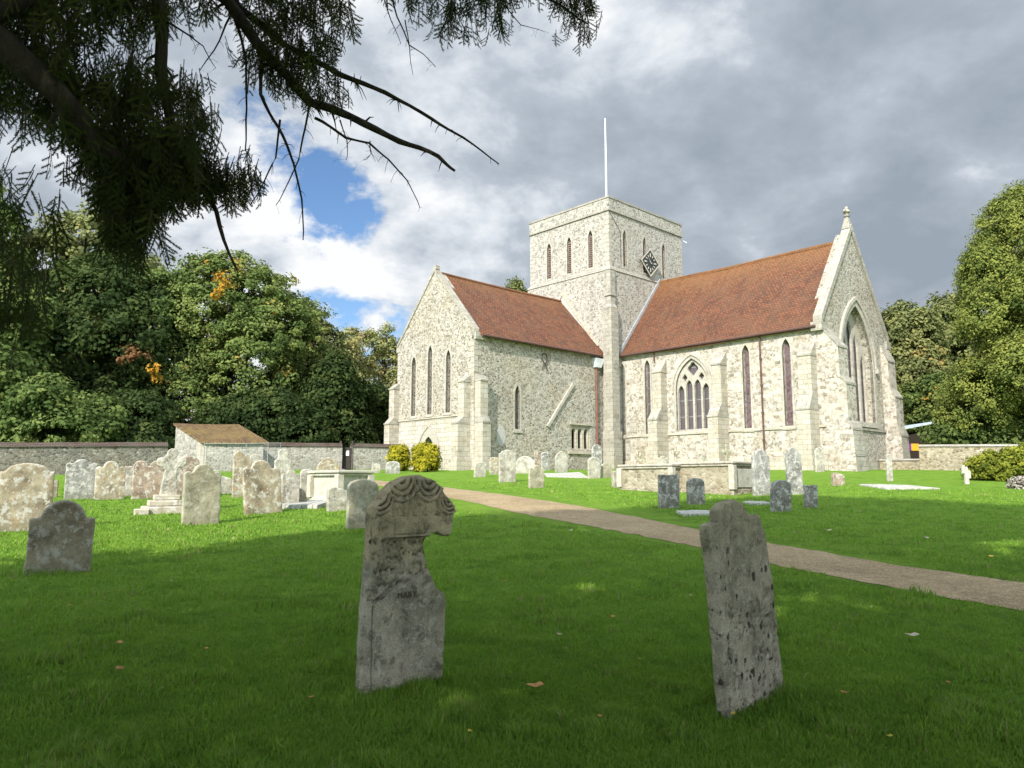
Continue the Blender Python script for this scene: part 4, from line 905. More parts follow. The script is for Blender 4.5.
headstone(473.5, 485.5, 462, 477, 'round', P1, 'small white headstone tilted beside the transept buttress', 30, .10, (6, 0))
headstone(489, 500, 457, 474.5, 'round', B, 'low pinkish headstone second from the transept buttress', 30)
headstone(498.5, 516, 450, 482, 'lowshoulder', P1, 'large pale grey headstone standing before the shaded wall tablet', 25, .10)
headstone(515, 535.5, 456, 473.5, 'semi', P1, 'wide low round headed stone against the transept wall', 22)
headstone(528, 544.5, 465, 488, 'scallop', BU, 'headstone with a scalloped top nearest the path before the transept', 30)
headstone(534, 541.5, 451.5, 470, 'flat', RD, 'narrow reddish headstone beneath the sloping drip moulding', 30)
headstone(541, 549.5, 452, 470.5, 'round', GY, 'slim grey headstone right of the narrow reddish one', 30)
headstone(555, 568, 451, 472, 'pointed', P1, 'pale headstone with a peaked top left of the three light window', 30)
headstone(591.5, 602.5, 444.5, 473, 'semi', GY, 'tall narrow round headed stone under the tower corner', 25, .10)
headstone(587.5, 600.5, 457, 478.5, 'round', P1, 'pale headstone in front of the tall narrow round headed one', 25)
headstone(601, 612, 463, 477.5, 'round', BU, 'small rounded buff headstone right of the paired ones under the tower', 25)
headstone(611.5, 624, 471, 487.5, 'flat', P1, 'square blocky pale stone at the left end of the long tombs', 25, .16)
headstone(636.5, 646, 450, 470, 'semi', B, 'brown round headed stone behind the left long tomb', 20)
headstone(657, 669, 456, 470, 'scallop', P1, 'small pale scroll topped stone behind the left long tomb', 20)
headstone(700, 707.5, 454, 470, 'pointed', P1, 'little pale peaked stone behind the right long tomb', 20)
headstone(658, 679.5, 474.5, 508, 'flat', SL, 'dark grey square topped headstone in front of the gap between the long tombs', 20, .12, (1, 0))
headstone(687, 705.5, 478, 504.5, 'round', SL, 'dark mottled headstone with rounded corners in front of the right long tomb', 18, .12, (-1, 0))
headstone(752.5, 771, 449, 495.5, 'shoulder', GY, 'tall grey shouldered headstone touching the right end of the long tomb', 20, .11)
headstone(770, 791.5, 480, 511.5, 'round', SL, 'squat grey and rusty headstone in front of the two tall grey ones', 22, .13, (3, 0))
headstone(787, 804, 447.5, 494.5, 'shoulder', GY, 'second tall grey headstone standing apart on the open lawn', 20, .10, (-2, 0))
headstone(803.5, 818, 485, 508, 'flat', SL, 'small slab with a mossy dark top right of the squat rusty headstone', 18, .12, (2, 0))
headstone(815, 825.5, 447.5, 472, 'semi', P1, 'pale round headed stone standing against the chancel corner', 20)
headstone(831.5, 845, 472.5, 485.5, 'slope', RD, 'stub of a reddish stone alone on the lawn before the chancel gable', 15, .14)
headstone(886.5, 893.5, 454, 481, 'semi', P1, 'slender pale headstone alone in front of the great east window wall', 15)
# crosses
def small_cross(px, yt, yb, w_px, mat, label):
    g_ = ground_at(px, yb); h = at_y(px, yt, g_[1]).z-g_[2]; w = w_px/F*g_[1]/.85
    t_ = thing('grave_cross', label, 'grave cross', g_, 'headstones in the churchyard')
    stone_mesh(outline('cross', w, h), .10, mat, tuple(g_), R(25), name='cross', parent=t_, vox=.02)
    mb = MB(); fr = lambda a, c, z: (g_[0]+a*.9-c*.42, g_[1]+a*.42+c*.9, g_[2]+z)
    mb.box(fr, -.24, .24, -.2, .2, -.2, .14); mb.build('base', mat, t_, bevel=.02)
small_cross(676, 445, 472, 8, B, 'brown stone cross behind the left long tomb')
small_cross(727, 444.5, 472, 8.5, BU, 'golden stone cross behind the right long tomb')
# large stone cross on steps
g_ = ground_at(166, 512)
t_ = thing('cross_monument', 'tall stone cross with a knobbed head on a mossy stepped base', 'stone cross', g_, 'headstones in the churchyard')
H_ = at_y(166, 447.5, g_[1]).z-g_[2]
hw = .30; yc_ = H_-.33
out = [(-.19, .25), (.19, .25), (.125, yc_-.17)]
for k, a0 in enumerate((0, 90, 180)):
    for t2 in np.linspace(-105, 105, 8):
        a = R(a0+t2); rr = .20
        out.append((rr*math.cos(R(a0))*1.0+.115*math.cos(a), yc_+rr*math.sin(R(a0))+.115*math.sin(a)))
out.append((-.125, yc_-.17))
stone_mesh(out, .17, P1, tuple(g_), R(28), (R(3), 0), name='shaft', parent=t_, vox=.016, rough=.02)
mb = MB(); ca, sa = math.cos(R(28)), math.sin(R(28)); fr = lambda a, c, z: (g_[0]+a*ca-c*sa, g_[1]+a*sa+c*ca, g_[2]+z)
mb.box(fr, -.50, .46, -.42, .42, -.2, .13); mb.box(fr, -.38, .36, -.33, .33, .13, .26); mb.box(fr, -.27, .27, -.24, .24, .26, .38); mb.box(fr, -.66, -.36, -.50, -.30, -.2, .09)
mb.build('stepped_base', 'stone_brown', t_, bevel=.02)
# chest tombs
def tomb(c, ang, L, Wd, H, label, panel=False, mats=('tomb_stone', 'tomb_top'), oh=.10):
    ca, sa = math.cos(ang), math.sin(ang); z = float(gz(c[0], c[1]))
    fr = lambda a, b_, zz_: (c[0]+a*ca-b_*sa, c[1]+a*sa+b_*ca, z+zz_)
    t_ = thing('chest_tomb', label, 'tomb', (c[0], c[1], z), 'chest tombs')
    mb = MB(); mb.box(fr, -L/2, L/2, -Wd/2, Wd/2, -.3, H-.12); mb.box(fr, -L/2-.06, L/2+.06, -Wd/2-.06, Wd/2+.06, -.3, .10)
    mb.build('chest', mats[0], t_, bevel=.012)
    for s1 in (1, -1):
        for s2 in (1, -1): mb = MB(); mb.box(fr, s1*L/2-.09+s1*.03, s1*L/2+.09+s1*.03-.0, s2*Wd/2-.09+s2*.03, s2*Wd/2+.09+s2*.03, .10, H-.12); mb.build('corner_post', 'tomb_stone', t_, bevel=.01)
    mb = MB(); mb.box(fr, -L/2-oh*.6, L/2+oh*.6, -Wd/2-oh*.6, Wd/2+oh*.6, H-.14, H-.07); mb.box(fr, -L/2-oh, L/2+oh, -Wd/2-oh, Wd/2+oh, H-.07, H)
    mb.build('slab', mats[1], t_, bevel=.015)
    if panel:
        mb = MB(); mb.box(fr, L/2+.002, L/2+.03, -Wd/2+.14, Wd/2-.14, .16, H-.22); mb.build('end_panel', 'stone_lead_grey', t_, bevel=.01)
    return t_
a_ = ground_at(314, 503); c_ = ground_at(341, 505)
def tomb_at(px, py, L, Wd, H, label, **kw):
    k = ground_at(px, py)[:2]; c = k-C2*L/2-T2*Wd/2; return tomb(tuple(c), math.atan2(C2[1], C2[0]), L, Wd, H, label, **kw)
tomb_at(339, 503.5, 1.35, .85, .80, 'pale chest tomb with a thick moulded slab among the left headstones', mats=('stone_pale', 'stone_pale'), oh=.13)
tomb_at(672, 492.5, 1.95, .65, .82, 'left of the two long grey topped chest tombs before the chancel', mats=('tomb_flint', 'tomb_top'))
tomb_at(733, 495, 1.95, 1.25, .93, 'right of the two long chest tombs, with a recessed grey panel', panel=True, mats=('tomb_flint', 'tomb_top'))
def ledger(x0, x1, y0, y1, label, mat='stone_pale', ang=0, h=.05):
    a = ground_at(x0, (y0+y1)/2); b_ = ground_at(x1, (y0+y1)/2); c = (a+b_)/2; L = np.linalg.norm((b_-a)[:2]); Wd = abs(ground_at((x0+x1)/2, y0)[1]-ground_at((x0+x1)/2, y1)[1])
    mb = MB(); fr = lambda p, q, z: (c[0]+p, c[1]+q, float(gz(c[0]+p, c[1]+q))+z)
    n = 8
    for i in range(n):
        j = lambda k: .04*mnoise.noise((k*.7, c[0], 1))
        mb.box(fr, -L/2+L*i/n, -L/2+L*(i+1)/n-.006, -Wd/2+j(i), Wd/2+j(i+9), -.1, h+.01*mnoise.noise((i, 3, c[1])))
    o = mb.build('ledger_stone', 'stone_grey', None, bevel=.008)
    tag(o, label, 'ledger stone', 'flat grave slabs')
ledger(284, 326, 504, 509, 'thin raised kerb slab running right from the dark stump', h=.10)
ledger(545, 584, 473.5, 477.5, 'flat whitish grave slab lying in the grass before the transept')
ledger(679, 719, 512.5, 516, 'long pale slab edge flush with the grass nearest the path')
ledger(747, 769, 503, 505.2, 'short flat slab in the grass behind the squat rusty headstone')
ledger(874, 922, 486, 489.5, 'long narrow slab in the sunlit grass before the chancel gable')
# white marker post
g_ = ground_at(967, 484); mb = MB()
fr = lambda a, c, z: (g_[0]+a, g_[1]+c, g_[2]+z)
mb.box(fr, -.07, .07, -.06, .06, -.2, .52); mb.box(fr, -.16, -.05, -.05, .05, .38, .70); mb.box(fr, .06, .15, -.05, .05, .2, .5)
mb.hexa([fr(-.07, -.06, .52), fr(.07, -.06, .52), fr(.07, .06, .52), fr(-.07, .06, .52), fr(-.02, -.04, .64), fr(.04, -.04, .64), fr(.04, .04, .64), fr(-.02, .04, .64)])
tag(mb.build('grave_marker', P1, None, bevel=.012), 'small pale broken cross marker near the right garden wall', 'grave marker')

# ---- the two near stones, outlines measured on their own planes
def plane_hits(base, ang, pts):
    n = np.array([math.sin(ang), -math.cos(ang)]); tv = np.array([math.cos(ang), math.sin(ang)]); out = []
    for px, py in pts:
        r = ray(px, py); s = (base[:2]@n)/(r[:2]@n); q = r*s
        out.append((float((q[:2]-base[:2])@tv), CAMZ+q[2]-base[2]))
    return out
def dense_outline(pts, step=.03):
    o = []
    for i in range(len(pts)):
        a, b_ = np.array(pts[i]), np.array(pts[(i+1) % len(pts)]); n = max(1, int(np.linalg.norm(b_-a)/step))
        for k in range(n): o.append(tuple(a+(b_-a)*k/n))
    return o
A1 = R(41); B1 = ground_at(364, 697)
px1 = [(375.5, 508), (379, 504), (385, 496), (387.5, 491), (396, 482.7), (407.6, 476.3), (419.5, 474.9), (433, 480), (441.5, 487), (444.5, 494), (449.5, 498.5), (454, 506.4), (453, 521), (451, 536.5), (445, 536), (437, 532), (430, 533.5), (424.7, 543), (426, 555), (429.6, 570), (433, 579), (437, 588.5), (444.5, 594), (446.2, 602), (445.5, 625), (443, 663), (442, 690)]
ol = plane_hits(B1, A1, px1); ol = ol[::-1]
ol = [(0.14, -.3)]+ol if False else ol
left_top = ol[-1]; ol = ol+[(.010, .45), (.0, .0), (-.005, -.25)]
ol[0] = (ol[1][0], -.25)
x_r = max(p[0] for p in ol); ytop = max(p[1] for p in ol)
print('near stone', x_r, ytop)
def relief1(co, nr, th):
    x, y, z = co[:, 0]/x_r, co[:, 1]/ytop, co[:, 2]
    fr = z > th*.3; d = np.zeros(len(co))
    for i in np.where(fr)[0]:
        X_, Y_ = x[i], y[i]; h = 0.0
        if Y_ > .70:
            h += .005*math.sin(X_*46+2.5*mnoise.noise((X_*3, Y_*3, 8)))*(Y_ > .80)
            rim = min(abs(X_-.02), abs(X_-1))
            # raised rim following the head
            # drapery swags: three hanging loops of folds
            for (cx, cy, rr) in ((.36, .985, .20), (.68, .98, .19), (.12, .90, .15), (.93, .88, .13)):
                r_ = math.hypot((X_-cx), (Y_-cy)*1.75)
                if r_ < rr and Y_ < cy: h += .0075*math.sin(r_/rr*21)+.007+.009*(r_/rr > .8)
            # scroll plaque under the swags
            if .30 < X_ < .85 and .70 < Y_ < .80:
                h += .006+.007*mnoise.noise((X_*9, Y_*40, 3))
            if .30 < X_ < .80 and .690 < Y_ < .712: h += .010+.004*mnoise.noise((X_*14, Y_*14, 3))
        elif Y_ > .36:
            # delaminated face: a sloping scarp from lower left up to the right
            edge = .40+.20*X_+.03*mnoise.noise((X_*6, Y_*4, 2))
            if Y_ > edge: h -= .030+.034*mnoise.noise((X_*3, Y_*18, 5))+.022*mnoise.noise((X_*9, Y_*26, 5))+.010*mnoise.noise((X_*26, Y_*50, 5))
            if X_ < .16 and Y_ > .47: h += .012
        if Y_ < .40 and .06 < X_ < .085: h -= .006
        d[i] = h
    co = co.copy(); co[:, 2] += d-th/2; return co
st1 = thing('headstone', 'near eroded grey headstone with carved drapery and a bite broken out of its right side', 'headstone', tuple(B1), 'headstones in the churchyard')
sm1 = stone_mesh(dense_outline(ol), .11, 'eroded_stone', tuple(B1), A1, (0, 0), rough=.006, vox=.0068, relief=relief1, name='slab', parent=st1)
def letters(txt, size, s0, z0, base, ang, off, parent, rot=0):
    cu = bpy.data.curves.new('inscription', 'FONT'); cu.body = txt; cu.size = size; cu.extrude = .0035; cu.space_character = 1.15
    o = bpy.data.objects.new('tmp', cu); COL.objects.link(o); dg = bpy.context.evaluated_depsgraph_get()
    me = bpy.data.meshes.new_from_object(o.evaluated_get(dg)); bpy.data.objects.remove(o)
    c, s = math.cos(ang), math.sin(ang)
    for v in me.vertices:
        a = s0+v.co.x; z = z0+v.co.y+v.co.x*rot; dd = off+v.co.z
        v.co = (base[0]+a*c+dd*s, base[1]+a*s-dd*c, base[2]+z)
    me.materials.clear(); me.materials.append(MATS['incised']); me.update(); me.name = 'inscription'
    return link('inscription', me, parent)
hm = plane_hits(B1, A1, [(401, 597), (380, 582)])
letters('MARY', .050, hm[0][0]-.03, hm[0][1]-.005, B1, A1, .0060, st1)['label'] = 'faint cut word MARY'
A2 = R(42); B2 = ground_at(729, 720)
px2 = [(710.5, 538), (709.5, 526), (714, 523), (720.5, 523), (720.3, 511), (725.5, 503), (735.6, 499.7), (743.7, 503.4), (748.6, 512.5), (751, 518), (755, 514), (760, 516), (762.5, 525.6), (766.5, 536), (771, 568), (777, 620), (783, 672), (784, 700)]
ol2 = plane_hits(B2, A2, px2)[::-1]; ol2[0] = (ol2[1][0]+.01, -.25)
lf = plane_hits(B2, A2, [(714.4, 561), (719, 610), (725.8, 688), (729, 719)])
ol2 = ol2+lf+[(lf[-1][0]+.02, -.25)]
xr2 = max(p[0] for p in ol2); print('stone2', [tuple(round(q, 2) for q in p) for p in ol2][:4], ol2[-1])
ys2 = max(p[1] for p in ol2)
def relief2(co, nr, th):
    co = co.copy(); fr = np.where(co[:, 2] > th*.3)[0]
    for i in fr:
        x, y = co[i, 0], co[i, 1]; h = 0
        n_ = mnoise.noise((x*16, y*11, 4))+.5*mnoise.noise((x*35, y*30, 9))
        if y < .62 and n_ > .30: h -= .012*min(1, (n_-.30)*5)
        if y > ys2-.13: h -= .010*max(0, mnoise.noise((x*14, y*14, 1)))
        n2_ = mnoise.noise((x*5, y*5, 14)); h += .006*n2_
        co[i, 2] += h
    co[:, 2] -= th/2
    return co
tag(stone_mesh(dense_outline(ol2), .078, 'tall_near_stone', tuple(B2), A2, (0, 0), rough=.005, vox=.0068, relief=relief2, name='headstone'),
    'near tall narrow pitted headstone with a knob shaped head, leaning left on the shaded lawn', 'headstone', 'headstones in the churchyard')
STN += [(B1[0]+.25, B1[1]+.2, .7), (B2[0]+.2, B2[1]+.2, .6)]

# ------------------------------------------------------------------ boundary walls, hut, fence, gate, right building
def wall_run(pts, h, th, mat, cop, name, label, caph=.22, group='boundary walls'):
    t_ = thing(name, label, 'wall', (pts[0][0], pts[0][1], float(gz(*pts[0]))), group)
    mb, mc = MB(), MB()
    for (a, b_) in zip(pts[:-1], pts[1:]):
        a, b_ = np.array(a, float), np.array(b_, float); d = (b_-a); L = np.linalg.norm(d); d /= L; n = np.array([-d[1], d[0]])
        za, zb = float(gz(*a)), float(gz(*b_))
        fr = lambda s, c, z: (a[0]+d[0]*s+n[0]*c, a[1]+d[1]*s+n[1]*c, za+(zb-za)*s/L+z)
        mb.box(fr, 0, L, -th/2, th/2, -.4, h)
        k = max(1, int(L/2.5))
        for i in range(k):
            s0, s1 = L*i/k, L*(i+1)/k; w0 = .02*mnoise.noise((s0, a[0], 0)); w1 = .02*mnoise.noise((s1, a[0], 0))
            mc.hexa([fr(s0, -th/2-.08, h+w0), fr(s1, -th/2-.08, h+w1), fr(s1, th/2+.08, h+w1), fr(s0, th/2+.08, h+w0), fr(s0, -.05, h+caph+w0), fr(s1, -.05, h+caph+w1), fr(s1, .05, h+caph+w1), fr(s0, .05, h+caph+w0)])
    mb.build('wall_body', mat, t_); mc.build('coping', cop, t_); return t_
def gw(px, py): return tuple(ground_at(px, py)[:2])
def atd(px, d): return ((px-512)/F*d*1.0, d)
def XY(px, Y):      # ground position for pixel column at distance Y
    return ((px-512)/F*(Y*math.cos(PITCH)+(gz(0, Y)-CAMZ)*math.sin(PITCH)), Y)
w0 = XY(-60, 34.5); w1 = XY(166, 39.5)
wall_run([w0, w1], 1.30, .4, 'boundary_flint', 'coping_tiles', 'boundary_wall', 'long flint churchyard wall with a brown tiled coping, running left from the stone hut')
wall_run([XY(240, 44.0), XY(341, 46.5)], 1.38, .4, 'hut_flint', 'coping_tiles', 'boundary_wall', 'grey flint wall between the stone hut and the dark gateway')
wall_run([XY(350.5, 46.8), XY(400, 48.5)], 1.38, .4, 'hut_flint', 'coping_tiles', 'boundary_wall', 'short length of flint wall right of the dark gateway by the church')
gp = XY(346, 46.7); gzv = float(gz(*gp))
t_ = thing('gate', 'narrow dark wooden gate with a small white notice in the flint wall', 'gate', (*gp, gzv))
fr = lambda a, c, z: (gp[0]+a, gp[1]+c, gzv+z)
mb = MB()
for i in range(6): mb.box(fr, -.26+i*.09, -.26+i*.09+.08, -.02, .02, .05, 1.35)
for z in (.25, 1.15): mb.box(fr, -.28, .28, .02, .05, z, z+.1)
mb.build('leaf', 'timber_dark', t_)
for s_ in (-1, 1):
    mb = MB(); mb.box(fr, s_*.36-.06, s_*.36+.06, -.06, .06, -.2, 1.75); mb.build('gate_post', 'timber_dark', t_)
mb = MB(); mb.box(fr, -.02, .16, -.035, -.022, .85, 1.15); mb.build('notice', 'paper_white', t_)
# hut: monopitch, high at the back
hb = np.array(ground_at(199, 471.5)[:2]); hz = float(gz(*hb))
hd = np.array([math.cos(R(14)), math.sin(R(14))]); hn = np.array([-math.sin(R(14)), math.cos(R(14))]); hx = np.array([-.76, .65]); 
fr = lambda a, c, z: (hb[0]+hd[0]*a+hx[0]*c*1.0, hb[1]+hd[1]*a+hx[1]*c, hz+z)
t_ = thing('stone_hut', 'small flint hut with a single pitch mossy brown tiled roof against the boundary wall', 'hut', (*hb, hz))
HL, HD, HE, HB = 3.15, 2.8, 1.55, 2.55
mb = MB(); mb.hexa([fr(0, 0, -.3), fr(HL, 0, -.3), fr(HL, HD, -.3), fr(0, HD, -.3), fr(0, 0, HE), fr(HL, 0, HE), fr(HL, HD, HB), fr(0, HD, HB)])
mb.build('wall', 'hut_flint', t_)
mb = MB(); mb.box(fr, -.015, .30, -.02, .3, -.3, HE-.06); mb.build('corner_stones', 'moulding_pale', t_)
mb = MB(); sl_ = (HB-HE)/HD
for i in range(8):
    s0, s1 = -.10+(HL+.25)*i/8, -.10+(HL+.25)*(i+1)/8; dz = lambda s: -.03*math.sin(math.pi*s/HL)
    slabroof(mb, fr(s0, -.22, HE+.10-.22*sl_+dz(s0)), fr(s1, -.22, HE+.10-.22*sl_+dz(s1)), fr(s0, HD+.1, HB+.12+dz(s0)), fr(s1, HD+.1, HB+.12+dz(s1)), .1)
mb.build('roof', 'mossy_tiles', t_)
# metal temporary fence by the hut
t_ = thing('metal_fence', 'thin galvanised temporary fence panels standing by the stone hut', 'fence', (*XY(245, 37.6), float(gz(*XY(245, 37.6)))))
fpts = [XY(203, 36.0), XY(245, 36.9), XY(267, 37.5), XY(279.5, 38.4)]; fb = MB(); wb = MB()
for i, p in enumerate(fpts):
    z = float(gz(*p)); mb = MB(); mb.tube([(*p, z-.1), (*p, z+1.48)], .02, 8); mb.build('post', 'galvanised', t_)
    if i:
        q = fpts[i-1]; zq = float(gz(*q))
        for hh in (1.46,): fb.tube([(*q, zq+hh), (*p, z+hh)], .02, 6)
        n = 16
        for k in range(1, n):
            f = k/n; x, y = q[0]+(p[0]-q[0])*f, q[1]+(p[1]-q[1])*f; zz_ = zq+(z-zq)*f; wb.tube([(x, y, zz_+.1), (x, y, zz_+1.46)], .0025, 3)
        for hh in np.arange(.1, 1.4, .2): wb.tube([(*q, zq+hh), (*p, z+hh)], .0025, 3)
fb.build('rail', 'galvanised', t_); wb.build('wire_mesh', 'galvanised', t_)
# right: garden wall, timber building
wall_run([XY(921, 43.5), XY(1004, 41.0), XY(1130, 37.0)], 1.30, .4, 'garden_flint', 'dressed_stone_grey', 'garden_wall', 'sunlit tan flint garden wall at the right under the yew', .12)
wall_run([XY(880, 46.5), XY(921, 45.5)], .55, .4, 'garden_flint', 'dressed_stone_grey', 'garden_wall', 'low flint wall behind the chancel gable below the timber shelter', .1)
bp = XY(904, 50.0); bz = float(gz(*bp)); fr = lambda a, c, z: (bp[0]+a, bp[1]+c+a*.12, bz+z)
t_ = thing('timber_shelter', 'dark timber shelter with a pale blue sloping roof behind the low wall', 'shelter', (*bp, bz))
mb = MB(); mb.hexa([fr(-1.5, 0, -.3), fr(2.1, 0, -.3), fr(2.1, 3, -.3), fr(-1.5, 3, -.3), fr(-1.5, 0, 1.95), fr(2.1, 0, 2.6), fr(2.1, 3, 2.6), fr(-1.5, 3, 1.95)])
for i in range(12): mb.box(fr, -1.5+i*.3, -1.5+i*.3+.27, -.02, .0, -.2, 1.9)
mb.build('wall', 'timber_dark', t_)
mb = MB(); mb.hexa([fr(-1.8, -.5, 2.25), fr(2.3, -.5, 3.05), fr(2.3, 3.4, 3.05), fr(-1.8, 3.4, 2.25), fr(-1.8, -.5, 2.35), fr(2.3, -.5, 3.17), fr(2.3, 3.4, 3.17), fr(-1.8, 3.4, 2.35)])
mb.build('roof', 'roof_sheet', t_)
mb = MB(); mb.box(fr, .15, .55, -.06, -.03, 1.25, 1.70); mb.build('poster', 'poster_purple', t_)['label'] = 'small purple poster'
mb = MB(); mb.box(fr, .58, 1.10, -.06, -.03, 1.25, 1.70); mb.build('poster', 'poster_yellow', t_)['label'] = 'small yellow poster'

# ------------------------------------------------------------------ foliage
def leaves(n_cl, blobs, leaf, per, crad, seed, shell=(.72, 1.04), squash=.7, gap=.0, zmin=None, cvbias=0, cull=None, zcol=0.0):
    """clumps on blob shells; returns V, F, cv"""
    r = np.random.default_rng(seed); b = np.array(blobs, float)   # cx cy cz rx ry rz
    wgt = (b[:, 3]*b[:, 4]+b[:, 4]*b[:, 5]+b[:, 3]*b[:, 5])**1.0; pk = r.choice(len(b), n_cl, p=wgt/wgt.sum())
    d = r.normal(size=(n_cl, 3)); d /= np.linalg.norm(d, axis=1)[:, None]; d[:, 2] = np.where(d[:, 2] < -.6, -d[:, 2], d[:, 2])
    rad = r.uniform(shell[0], shell[1], n_cl)+.10*r.normal(size=n_cl)*(r.random(n_cl) < .3)
    c = b[pk, :3]+d*b[pk, 3:6]*rad[:, None]
    # drop clumps deep inside another blob
    keep = np.ones(n_cl, bool)
    for q in b:
        dd = np.sqrt((((c-q[:3])/q[3:6])**2).sum(1)); keep &= dd > .62
    if zmin is not None: keep &= c[:, 2] > zmin
    if cull is not None: keep &= ~cull(c)
    c, d = c[keep], d[keep]; m = len(c)
    ccv = np.clip(r.normal(.55+cvbias, .27, m), 0, 1); cr = crad*r.uniform(.6, 1.35, m)
    k = per; o = r.normal(size=(m, k, 3)); o /= np.linalg.norm(o, axis=2)[:, :, None]
    o *= (r.random((m, k, 1))**.45)*cr[:, None, None]; o[:, :, 2] *= squash
    P = (c[:, None]+o).reshape(-1, 3); n = len(P)
    nn = (np.repeat(d, k, 0)*.6+o.reshape(-1, 3)/np.repeat(cr, k)[:, None]*.7+r.normal(size=(n, 3))*.45+np.array([0, 0, .35]))
    nn /= np.linalg.norm(nn, axis=1)[:, None]
    a = np.cross(nn, r.normal(size=(n, 3))); a /= np.linalg.norm(a, axis=1)[:, None]; bb = np.cross(nn, a)
    s = leaf*r.uniform(.6, 1.35, n)[:, None]
    V = np.stack([P-a*s*.62, P-bb*s*.42+nn*s*.12, P+a*s*.62, P+bb*s*.42+nn*s*.12], 1).reshape(-1, 3)
    cv = np.clip(np.repeat(ccv, k)+r.normal(0, .10, n), 0, 1); cv = np.repeat(cv, 4)
    F_ = np.arange(n*4).reshape(-1, 4)
    return V, F_, cv
def tree(name, label, base, blobs, leaf, n_cl, per, crad, mat, seed, trunk_r=.3, cat='tree', group=None, extra=None, fork=None, limbs=7, squash=.7, cvbias=0):
    """blobs are offsets from the base (x, y, z, rx, ry, rz)"""
    bz = float(gz(*base)); bl = [(base[0]+q[0], base[1]+q[1], bz+q[2], q[3], q[4], q[5]) for q in blobs]
    t_ = thing(name, label, cat, (base[0], base[1], bz), group)
    V, F_, cv = leaves(n_cl, bl, leaf, per, crad, seed, squash=squash, cvbias=cvbias)
    np_mesh('crown', V, F_, mat, cv, t_)
    if extra:
        for (q, m_, n_) in extra:
            V, F_, cv = leaves(n_, [(base[0]+q[0], base[1]+q[1], bz+q[2], q[3], q[4], q[5])], leaf, 30, crad*.75, seed+5, shell=(.3, 1.1))
            np_mesh('leaf_patch', V, F_, m_, cv, t_)
    if trunk_r:
        rr = random.Random(seed); mb = MB(); top = max(q[2] for q in blobs)
        fz = fork or top*.35
        mb.tube([(base[0], base[1], bz-.3), (base[0]+.1, base[1], bz+fz*.5), (base[0]+.05, base[1]+.1, bz+fz), (base[0]+rr.uniform(-.4, .4), base[1], bz+top*.9)], [trunk_r*1.25, trunk_r, trunk_r*.85, trunk_r*.25], 9)
        for q in (bl if len(bl) <= limbs else rr.sample(bl, limbs)):
            s = Vector((base[0], base[1], bz+fz*rr.uniform(.7, 1.4))); e_ = Vector(q[:3]); mid = s.lerp(e_, .5)+Vector((0, 0, .5*rr.random()))
            mb.tube([s, mid, e_, e_+Vector((rr.uniform(-.5, .5), rr.uniform(-.5, .5), .8))*q[5]*.4], [trunk_r*.5, trunk_r*.3, trunk_r*.16, .02], 6)
        mb.build('trunk', 'bark', t_, smooth=True)
    return t_
def crown_blobs(w, d_, z0, z1, n, seed, jit=.28, br=.42, taper=.6):
    """irregular cluster of blobs filling a crown envelope of half width w, half depth d_, height z0..z1"""
    rr = random.Random(seed); out = []
    for i in range(n):
        f = (i+.5)/n; z = z0+(z1-z0)*(.12+.76*f); e_ = math.sqrt(max(.05, 1-(2*abs(f-.38)**1.25)**2)) if f > .38 else .92
        a = i*2.4+rr.uniform(-.5, .5); rad = e_*(1-br)*rr.uniform(.35, 1.0)
        r_ = br*rr.uniform(.75, 1.2)*(.6+.4*e_)
        out.append((math.cos(a)*rad*w, math.sin(a)*rad*d_, z, w*r_, d_*r_, (z1-z0)*.5*r_*.8))
    return out
def T_(px, Y): return XY(px, Y)
GT = 'trees beyond the churchyard wall'
# left group
tree('sycamore_tree', 'big broad sycamore with touches of orange behind the stone hut', T_(222, 55), crown_blobs(8.6, 7, 1.2, 16.4, 24, 3), .19, 2700, 60, .66, 'leaf_sycamore', 11, .45, group=GT,
     extra=[((1.6, -6.0, 11.6, .7, .6, 1.3), 'leaf_orange', 9), ((-3.6, -6.9, 7.0, 1.2, .6, .7), 'leaf_brown', 9), ((-1.7, -7.0, 6.0, .6, .4, .8), 'leaf_orange', 5)], cvbias=.12)
tree('sycamore_tree', 'dark green sycamore between the big sycamore and the left edge, half behind the yew branches', T_(95, 52), crown_blobs(7.5, 6, 1.0, 15, 20, 8), .25, 1500, 42, .85, 'leaf_dark', 12, .4, group=GT, cvbias=.1)
tree('ash_tree', 'tall olive tree rising above the others at the left behind the yew branches', T_(60, 62), crown_blobs(9, 7, 6, 22, 22, 5), .28, 1500, 42, .9, 'leaf_olive', 13, .45, group=GT)
tree('sycamore_tree', 'green tree at the far left edge of the view beyond the wall', T_(-30, 46), crown_blobs(6.5, 6, .8, 12, 16, 15), .24, 1200, 42, .8, 'leaf_sycamore', 14, .35, group=GT, cvbias=-.1)
tree('beech_tree', 'tall mid green tree rising behind the far left edge', T_(-60, 56), crown_blobs(8, 7, 6, 23, 20, 25), .27, 1100, 42, .9, 'leaf_sycamore', 15, .4, group=GT)
tree('holly_tree', 'low dark tree right of the big sycamore near the flint wall', T_(332, 54), crown_blobs(3.6, 3.5, .4, 8.6, 14, 33), .2, 1000, 40, .6, 'leaf_dark', 16, .25, group=GT, cvbias=.12)
tree('ash_tree', 'round olive tree at the right shoulder of the big sycamore', T_(303, 58), crown_blobs(4.6, 4, 1, 12.0, 16, 37), .22, 1000, 40, .7, 'leaf_olive', 17, .3, group=GT)
tree('birch_tree', 'thin yellowing tree with open crown left of the church', T_(347, 72), crown_blobs(4.2, 4, 3.5, 14.6, 15, 41, br=.30), .20, 420, 34, .75, 'leaf_autumn', 18, .22, group=GT)
